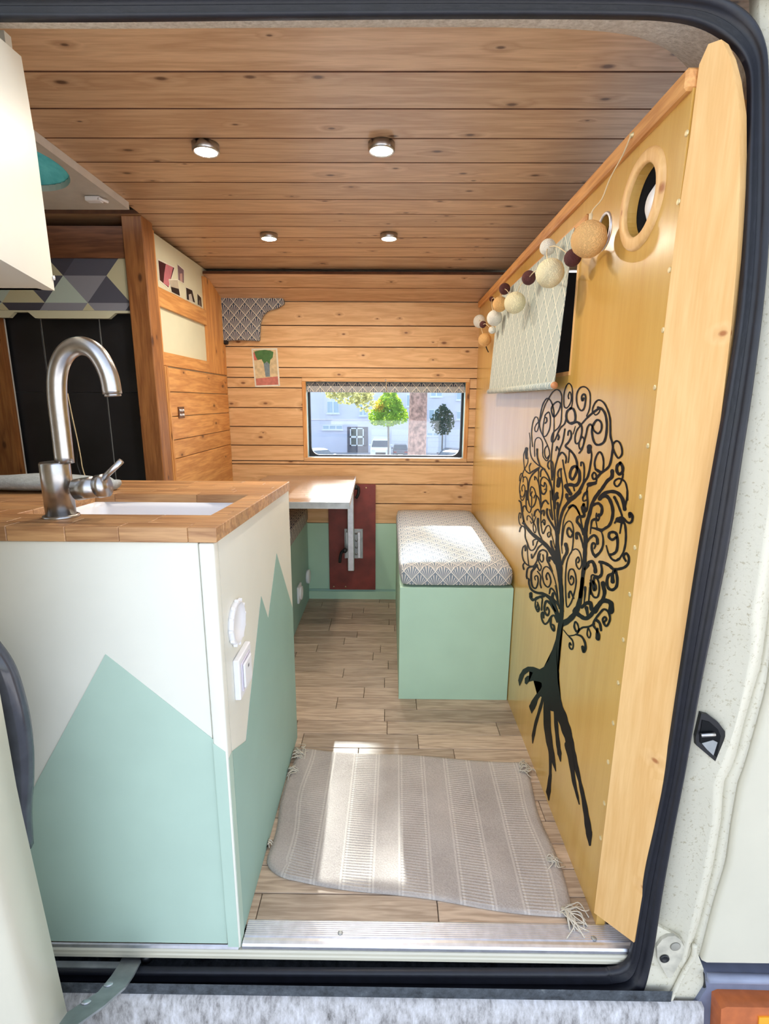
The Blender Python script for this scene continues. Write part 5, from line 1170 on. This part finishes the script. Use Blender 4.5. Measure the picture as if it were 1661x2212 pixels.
# striker pocket and roller recess on the pillar
def bod(px, off): return [onS(x, y, off) for x, y in px]
st = slab('striker_pocket', bod([(1515, 1541), (1531, 1545), (1552, 1561), (1566, 1580), (1567, 1600), (1557, 1643), (1549, 1648), (1524, 1627), (1504, 1610), (1503, 1592), (1510, 1562)], -.0135), (0, .012, 0), M['black'], van)
slab('striker_recess', bod([(1517, 1556), (1533, 1560), (1551, 1576), (1557, 1590), (1548, 1636), (1527, 1618), (1512, 1604), (1512, 1588)], -.0145), (0, .002, 0), M['paint'], st)
slab('striker_plate', bod([(1516, 1606), (1540, 1599), (1550, 1604), (1541, 1632), (1528, 1620)], -.0155), (0, .002, 0), M['galv'], st)
link('striker_bar', tubem(bod([(1514, 1588), (1544, 1586)], -.018), .0035, 8), M['steel'], st, True)
rc = slab('guide_plate', bod([(1443, 2023), (1458, 2022), (1470, 2030), (1479, 2047), (1474, 2070), (1450, 2113), (1441, 2111), (1420, 2072), (1419, 2045), (1430, 2030)], -.020), (0, .006, 0), plain('aged cream plate', (196, 190, 172), .5, 0, .15, 40), van)
c = onS(1435, 2070, -.021); link('guide_hole', lathem([(.009, 0), (.009, .002), (.006, .003), (.005, .001)], 20, c, (0, -1, 0)), M['black'], rc, True)
c = onS(1459, 2045, -.021); link('guide_dimple', lathem([(.010, 0), (.008, .0015), (.002, .002)], 20, c, (0, -1, 0)), plain('dimple', (150, 146, 134), .6), rc, True)
# fleece headliner between the boards and the door seal
Li = [(-150, 44), (200, 47), (600, 46), (1000, 46), (1150, 50), (1250, 57), (1330, 68), (1400, 88), (1450, 114), (1485, 148), (1500, 175), (1512, 215)]
Lo = [(-150, 38), (200, 38), (600, 34), (1000, 31), (1150, 31), (1300, 32), (1400, 34), (1470, 41), (1540, 62), (1580, 88), (1616, 135), (1625, 210)]
a_ = crom([onZ(x, y, ZC - .004) for x, y in Li], 4); b_ = crom([onS(x, y, .02) for x, y in Lo], 4)
V, Fc = [], []
for p, q in zip(a_, b_):
    for t in (0, .25, .5, .75, 1): r = p + (q - p) * t; V.append((r[0], r[1], r[2] - .012 * math.sin(math.pi * t)))
for i in range(len(a_) - 1):
    for j in range(4): Fc.append((i * 5 + j, i * 5 + j + 1, i * 5 + 6 + j, i * 5 + 5 + j))
link('headliner', facecam(fixn(pyd(V, Fc))), M['fleece'], van, True)
# cream pillar trim behind the edge board
slab('pillar_trim', [onX(x, y, .53) for x, y in ((1560, 120), (1600, 140), (1622, 165), (1622, 260), (1612, 400), (1600, 560), (1570, 600))], (.02, 0, 0), M['post'], van)
# shell so that daylight only enters through the openings
def sh(*a): return box('body_panel', *a, M['body'], van)
sh(-1.95, VX0, -.02, 1.96, ZC + .03, ZC + .06); sh(VX1, 1.95, -.0, 1.96, ZC + .03, ZC + .06)
sh(VX0, VX1, -.02, VY0, ZC + .03, ZC + .06); sh(VX0, VX1, VY1, 1.96, ZC + .03, ZC + .06)
sh(-1.95, -1.90, -.0, 1.96, -.3, ZC + .06)
sh(-1.95, ox0 - .01, YB + .022, 1.96, -.3, ZC + .03); sh(ox1 + .01, .70, YB + .022, 1.96, -.3, ZC + .03)
sh(ox0 - .01, ox1 + .01, YB + .022, 1.96, -.3, oz0 - .012); sh(ox0 - .01, ox1 + .01, YB + .022, 1.96, oz1 + .012, ZC + .03)
sh(-1.95, 1.95, .032, 1.96, -.30, -.06)
sh(-1.90, KX0 - .01, .0, .03, -.04, 1.64)
V = []; hp = [(.022, 1.64), (.0, 1.645), (-.01, 1.70), (.01, 1.76), (.05, 1.76)]
for x in (-1.95, 1.95):
    for y, z in hp: V.append((x, y, z))
n = len(hp); link('roof_gutter', facecam(fixn(pyd(V, [(j, j + 1, n + j + 1, n + j) for j in range(n - 1)]))), M['body'], van, True)
# cab seen through the slit beside the edge board
box('cab_lining', .64, 1.9, 1.87, 1.90, -.05, .78, M['darkcab'], van); box('cab_lining', .64, 1.0, 1.87, 1.90, .78, 1.70, M['darkcab'], van); box('cab_lining', 1.0, 1.9, 1.87, 1.90, 1.2, 1.70, M['darkcab'], van)
box('cab_bulkhead', 1.86, 1.90, .0, 1.87, -.05, 1.70, M['darkcab'], van)
box('cab_lining', 1.26, 1.9, .03, 1.87, 1.60, 1.664, M['darkcab'], van)
cs_ = thing('cab_seat', 'grey cab seat glimpsed between the edge board and the seal', 'seat', (.85, .35, 0))
box('backrest', .76, .90, .12, .62, .45, 1.04, M['greyseat'], cs_, .05, 3, True)
box('headrest', .80, .88, .24, .50, 1.06, 1.26, M['greyseat'], cs_, .035, 3, True)
box('seat_base', .76, 1.25, .12, .62, 0, .44, M['greyseat'], cs_, .04, 3, True)
q = onX(1602, 488, .66)
bk = tag(box('belt_anchor', .66, .69, q[1] - .03, q[1] + .03, q[2] - .016, q[2] + .016, M['redplastic'], None, .004), 'small red belt fitting in the dark cab', 'belt fitting')

# ================================================================ OUTSIDE
M['asph'] = plain('pale asphalt', (172, 172, 176), .9, 0, .08, 3, .1)
V = []; gp = [(-40, -.55), (2.4, -.55), (46, -4.92), (130, -4.92)]
for x in (-90, 90):
    for y, z in gp: V.append((x, y, z))
g = link('ground', facecam(fixn(pyd(V, [(0, 1, 5, 4), (1, 2, 6, 5), (2, 3, 7, 6)]))), M['asph']); struct(g, 'grey asphalt of the street and parking place')
GY = -4.92
BY = 60.0
M['facade'] = plain('lilac white render', (212, 212, 226), .8, 0, .03, .6)
M['facade2'] = plain('pale rose render', (236, 226, 228), .8, 0, .03, .6)
M['wframe'] = plain('white window frame', (226, 230, 234), .5); M['wglass'] = plain('pale shuttered pane', (170, 190, 204), .2)
M['dglass'] = plain('dark door glass', (80, 88, 84), .15); M['garage'] = plain('white garage door', (222, 224, 228), .5)
bd = thing('apartment_building', 'pale lilac apartment building across the street', 'building', (0, BY, GY))
box('wall', -30, 30, BY, BY + 8, GY, 8, M['facade'], bd)
def bwin(x0, y0, x1, y1, npane=2):
    a, b = onY(x0, y0, BY), onY(x1, y1, BY); zt, zb_ = a[2], b[2]
    f = box('window', a[0], b[0], BY - .1, BY + .1, zb_, zt, M['wframe'], bd)
    wv = (b[0] - a[0]) / npane
    for i in range(npane): box('pane', a[0] + wv * i + .07, a[0] + wv * (i + 1) - .07, BY - .13, BY - .1, zb_ + .09, zt - .09, M['wglass'], f)
    box('window_sill', a[0] - .1, b[0] + .1, BY - .25, BY - .1, zb_ - .12, zb_, M['wframe'], f)
for w_ in ((706, 866, 733, 893, 2), (776, 870, 792, 898, 2), (930, 840, 955, 857, 2), (986, 846, 1000, 864, 1), (986, 888, 1000, 906, 1), (878, 852, 896, 878, 2), (926, 884, 950, 906, 2), (600, 866, 640, 893, 2), (1040, 888, 1070, 910, 2)): bwin(*w_)
for w_ in ((697, 918, 740, 928, 3), (922, 934, 948, 942, 2)): bwin(*w_)
a, b = onY(750, 922, BY), onY(795, 964, BY)
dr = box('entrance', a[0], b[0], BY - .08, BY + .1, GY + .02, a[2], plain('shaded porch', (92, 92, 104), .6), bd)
for (x0, x1, y0, y1) in ((759, 770, 926, 942), (773, 783, 926, 942), (759, 770, 948, 961), (773, 783, 948, 961)):
    p, q = onY(x0, y0, BY - .2), onY(x1, y1, BY - .2); box('door_pane', p[0], q[0], BY - .16, BY - .1, q[2], p[2], M['dglass'], dr)
p, q = onY(756, 924, BY), onY(786, 963, BY)
for (u0, u1, v0, v1) in ((0, .08, 0, 1), (.92, 1, 0, 1), (.46, .54, 0, 1), (0, 1, 0, .06), (0, 1, .45, .55), (0, 1, .94, 1)):
    box('door_frame', p[0] + (q[0] - p[0]) * u0, p[0] + (q[0] - p[0]) * u1, BY - .2, BY - .1, q[2] + (p[2] - q[2]) * v0, q[2] + (p[2] - q[2]) * v1, M['wframe'], dr)
for (x0, x1) in ((802, 842), (846, 886), (924, 960), (964, 1000)):
    a, b = onY(x0, 928, BY), onY(x1, 966, BY); gd = box('garage_door', a[0], b[0], BY - .12, BY, GY + .02, a[2], M['garage'], bd)
    for k_ in range(1, 4): zk = GY + (a[2] - GY) * k_ / 4; box('door_groove', a[0], b[0], BY - .135, BY - .12, zk - .03, zk + .03, M['facade'], gd)
box('string_course', -30, 30, BY - .15, BY, float(onY(830, 908, BY)[2]), float(onY(830, 906, BY)[2]), M['facade2'], bd)
# parked cars
M['carwhite'] = plain('white car paint', (232, 234, 236), .2, 0, .01, 3, 0, 1); M['cardark'] = plain('dark blue grey car paint', (62, 70, 92), .2, .2, .02, 3, 0, 1)
M['carglass'] = plain('car glass', (60, 76, 92), .08, 0, .02); M['tyre'] = plain('tyre', (26, 26, 28), .8); M['lampw'] = plain('headlamp glass', (214, 220, 226), .1); M['lampr'] = plain('tail lamp', (150, 40, 44), .2)
def car(name, label, cx, y, wd_, ht, ln, paint, van_=False, rear=False, rz=0, wheels=True):
    t = thing(name, label, 'car', (cx, y, GY))
    h = ht; L = ln
    if van_: pr = [(0, .25), (0, .48 * h), (.3, .58 * h), (1.0, h * .95), (1.5, h), (L - .1, h), (L, h * .9), (L, .25)]
    elif rear: pr = [(0, .3), (.02, .60 * h), (.18, .64 * h), (.62, h * .96), (1.2, h), (2.3, h * .97), (3.1, .64 * h), (L, .56 * h), (L, .3)]
    else: pr = [(0, .28), (.02, .5 * h), (.9, .62 * h), (1.7, h * .97), (2.2, h), (3.2, h * .97), (L - .1, .62 * h), (L, .28)]
    V, Fc = [], []; n = len(pr); hw = wd_ / 2
    secs = [(-hw, .06), (-hw + .1, 0), (hw - .1, 0), (hw, .06)]
    for sx, ins in secs:
        for (yy, zz) in pr:
            nar = .16 * max(0, (zz / h - .6) / .4); V.append((sx * (1 - nar), yy + (ins if yy < L / 2 else -ins), zz - (ins if zz > .5 else 0)))
    for i in range(3):
        for j in range(n): Fc.append((i * n + j, i * n + (j + 1) % n, (i + 1) * n + (j + 1) % n, (i + 1) * n + j))
    Fc += [tuple(range(n)), tuple(range(3 * n, 4 * n))[::-1]]
    o = link('car_body', fixn(pyd(V, Fc)), paint); o.parent = t
    i0 = 2 if not (van_ or rear) else (2 if van_ else 2)
    p, q = np.array(pr[i0]), np.array(pr[i0 + 1]); d = q - p; nn = np.array([-d[1], d[0]]) / np.linalg.norm(d); nn = nn if nn[0] < 0 else -nn
    a_, b_ = p + d * .1 + nn * .01, p + d * .88 + nn * .01; w1, w2 = hw * .9, hw * .78
    o = link('windscreen', slabm([(-w1, a_[0], a_[1]), (w1, a_[0], a_[1]), (w2, b_[0], b_[1]), (-w2, b_[0], b_[1])], (0, nn[0] * .02, nn[1] * .02)), M['carglass']); o.parent = t
    for s in (-1, 1):
        lm = boxm(s * hw * .72 - .16, s * hw * .72 + .16, -.03, .06, .42 * h, .52 * h, .03); o = link('car_lamp', lm, M['lampr'] if rear else M['lampw']); o.parent = t
        for yy in (.75, L - .8):
            o = link('wheel', lathem([(.05, 0), (.3, .0), (.33, .04), (.33, .18), (.3, .2)], 18, (s * (hw - .1) - .1, yy, .33), (1, 0, 0)), M['tyre']); o.parent = t
        o = link('mirror', boxm(s * (hw + .08) - .09, s * (hw + .08) + .09, 1.0, 1.15, .66 * h, .74 * h, .03), paint); o.parent = t
    o = link('grille' if not rear else 'bumper', boxm(-hw * .5, hw * .5, -.03, .05, .28 * h, .38 * h, .01), M['tyre']); o.parent = t
    o = link('number_plate', boxm(-.26, .26, -.05, -.02, .18 * h + .1, .18 * h + .21), M['wframe']); o.parent = t
    t.rotation_euler = (0, 0, rz); return t
CY = 52.0
def cx(x, y=960, Y=CY): return float(onY(x, y, Y)[0])
car('parked_van', 'white van parked nose towards the camper window', cx(822), CY, cx(844) - cx(800), 2.15, 4.6, M['carwhite'], True)
car('parked_car', 'dark blue car parked between the white van and the pine trunk', cx(866), CY + 1.5, 1.6, 1.5, 4.3, M['cardark'], False, True)
car('parked_car', 'white car with bright glinting bonnet, farthest from the lime green tree', cx(712, 975, 40), 40, 2.3, 1.5, 4.2, M['carwhite'], False, False, .7)
car('parked_car', 'dark car parked behind the white car at the slender tree', cx(955, 970, 48), 48, 2.0, 1.5, 4.3, M['cardark'], False, False, -.6)
car('parked_car', 'white car in front of the dark car at the slender tree', cx(960, 985, 36), 36, 2.2, 1.35, 4.2, M['carwhite'], False, False, -.5)
for o in bpy.data.objects:
    if o.name.startswith('parked_car') or o.name.startswith('parked_van'):
        yy = o.location.y
        o.location.z = -.55 + (yy - 2.4) / (46 - 2.4) * (-4.37) if yy < 46 else GY
# trees
def leaves(name, c, rad, n, size, mat, par, seed=1, squash=None):
    r = random.Random(seed); V, Fc = [], []
    for i in range(n):
        while True:
            p = Vector((r.uniform(-1, 1), r.uniform(-1, 1), r.uniform(-1, 1)))
            if p.length <= 1 and p.length > .35 * r.random(): break
        if squash: p.x *= squash(p.z); p.y *= squash(p.z)
        p = Vector((c[0] + p.x * rad[0], c[1] + p.y * rad[1], c[2] + p.z * rad[2]))
        a = Vector((r.uniform(-1, 1), r.uniform(-1, 1), r.uniform(-1, 1))).normalized(); b = a.orthogonal().normalized(); s = size * r.uniform(.6, 1.2)
        k = len(V); V += [p - a * s, p + b * s * .6, p + a * s, p - b * s * .6]; Fc.append((k, k + 1, k + 2, k + 3))
    o = link(name, pyd(V, Fc), mat, par); o['kind'] = 'stuff'; return o
def leafmat(name, c, tl):
    k = N(name); df = k.n('BsdfDiffuse'); nz = k.noise(k.obj(), 2.2, 3); k.l(k.ramp(nz, [(.35, lin(tuple(v * .7 for v in c))), (.65, lin(c))]), df.inputs[0])
    t2 = k.n('BsdfTranslucent'); t2.inputs[0].default_value = lin(tl); mx = k.n('MixShader'); mx.inputs[0].default_value = .5
    k.l(df.outputs[0], mx.inputs[1]); k.l(t2.outputs[0], mx.inputs[2]); k.l(mx.outputs[0], k.t.nodes['Material Output'].inputs[0]); return k.m
M['leafg'] = leafmat('bright lime leaves', (120, 168, 60), (190, 214, 70)); M['leafy'] = leafmat('yellowing leaves', (190, 172, 60), (230, 200, 70)); M['leafd'] = leafmat('blue green leaves', (70, 98, 92), (90, 120, 90)); M['needle'] = leafmat('pale pine needles', (140, 140, 92), (190, 186, 120))
M['bark'] = plain('pinkish pine bark', (150, 118, 108), .95, 0, .3, 9, .8); M['stem'] = plain('grey stem', (120, 112, 108), .9)
def gz(y): return -.55 + (y - 2.4) / 43.6 * (-4.37) if y < 46 else GY
TY = 44.0; bx_ = cx(838, 985, TY)
t1 = thing('street_tree', 'young street tree with bright lime green crown', 'tree', (bx_, TY, gz(TY)))
tube('trunk', [(bx_, TY, gz(TY)), (bx_ + .05, TY, gz(TY) + 2), (bx_, TY, gz(TY) + 4)], .09, M['stem'], t1, 8)
zc_ = float(onY(838, 888, TY)[2]); rx = (cx(880, 890, TY) - cx(798, 890, TY)) / 2
for i_, (ax1, az1, r1_, n1) in enumerate(((0, -.35, 1.15, 500), (-.8, -.5, .85, 330), (.8, -.4, .85, 330), (.1, .7, 1.0, 420), (-.55, .35, .7, 240), (.6, .45, .7, 240), (.15, 1.6, .6, 160))):
    leaves('crown', (bx_ + ax1 * rx * .72, TY, zc_ + az1), (r1_ * rx * .62, r1_ * rx * .6, r1_ * .85), n1, .17, M['leafy'] if i_ == 4 else M['leafg'], t1, 20 + i_)
TY2 = 55.0; bx2 = cx(955, 960, TY2)
t2_ = thing('street_tree', 'slender dark blue green tree beside the pine trunk', 'tree', (bx2, TY2, GY))
tube('trunk', [(bx2, TY2, GY), (bx2, TY2, GY + 3.0)], .07, M['stem'], t2_, 8)
zc2 = float(onY(955, 907, TY2)[2]); leaves('crown', (bx2, TY2, zc2), (1.35, 1.35, 1.7), 900, .18, M['leafd'], t2_, 3, lambda z: 1 - .55 * max(0, z))
TY3 = 16.0; bx3 = cx(903, 960, TY3); w3 = (cx(922, 960, TY3) - cx(884, 960, TY3)) / 2
t3 = thing('pine_tree', 'thick pine trunk with rough pinkish bark outside the window', 'tree', (bx3, TY3, gz(TY3)))
tube('trunk', [(bx3 - .05, TY3, gz(TY3) - .1), (bx3 - .02, TY3, 1), (bx3 + .03, TY3, 4), (bx3 + .05, TY3, 9)], [w3 * 1.1, w3, w3 * .9, w3 * .6], M['bark'], t3, 16)
tube('branch', crom([(bx3, TY3, 4.2), (bx3 - 1.2, TY3 - .2, 4.3), (bx3 - 2.4, TY3 - .5, 3.2), (bx3 - 2.8, TY3 - .5, 2.2)], 4), .05, M['bark'], t3, 8)
leaves('needles', (cx(762, 850, TY3), TY3 - .5, float(onY(762, 846, TY3)[2])), (.75, .6, .42), 300, .09, M['needle'], t3, 5)
leaves('needles', (cx(735, 850, TY3), TY3 - .5, float(onY(740, 838, TY3)[2])), (.6, .5, .35), 200, .09, M['needle'], t3, 8)
leaves('needles', (cx(790, 850, TY3), TY3 - .5, float(onY(785, 868, TY3)[2])), (.32, .3, .32), 120, .08, M['needle'], t3, 9)
leaves('crown', (bx3 - .6, TY3, 11.75), (3.6, 3.0, 1.6), 1150, .25, M['needle'], t3, 6)
GR = {'parked_car': 'cars parked outside', 'street_tree': 'street trees outside', 'bench_box': 'box benches', 'cushion': 'seat cushions', 'cable': 'cables behind the tap'}
for o in list(bpy.data.objects):
    k0 = o.name.split('.')[0]
    if o.parent is None and k0 in GR: o['group'] = GR[k0]
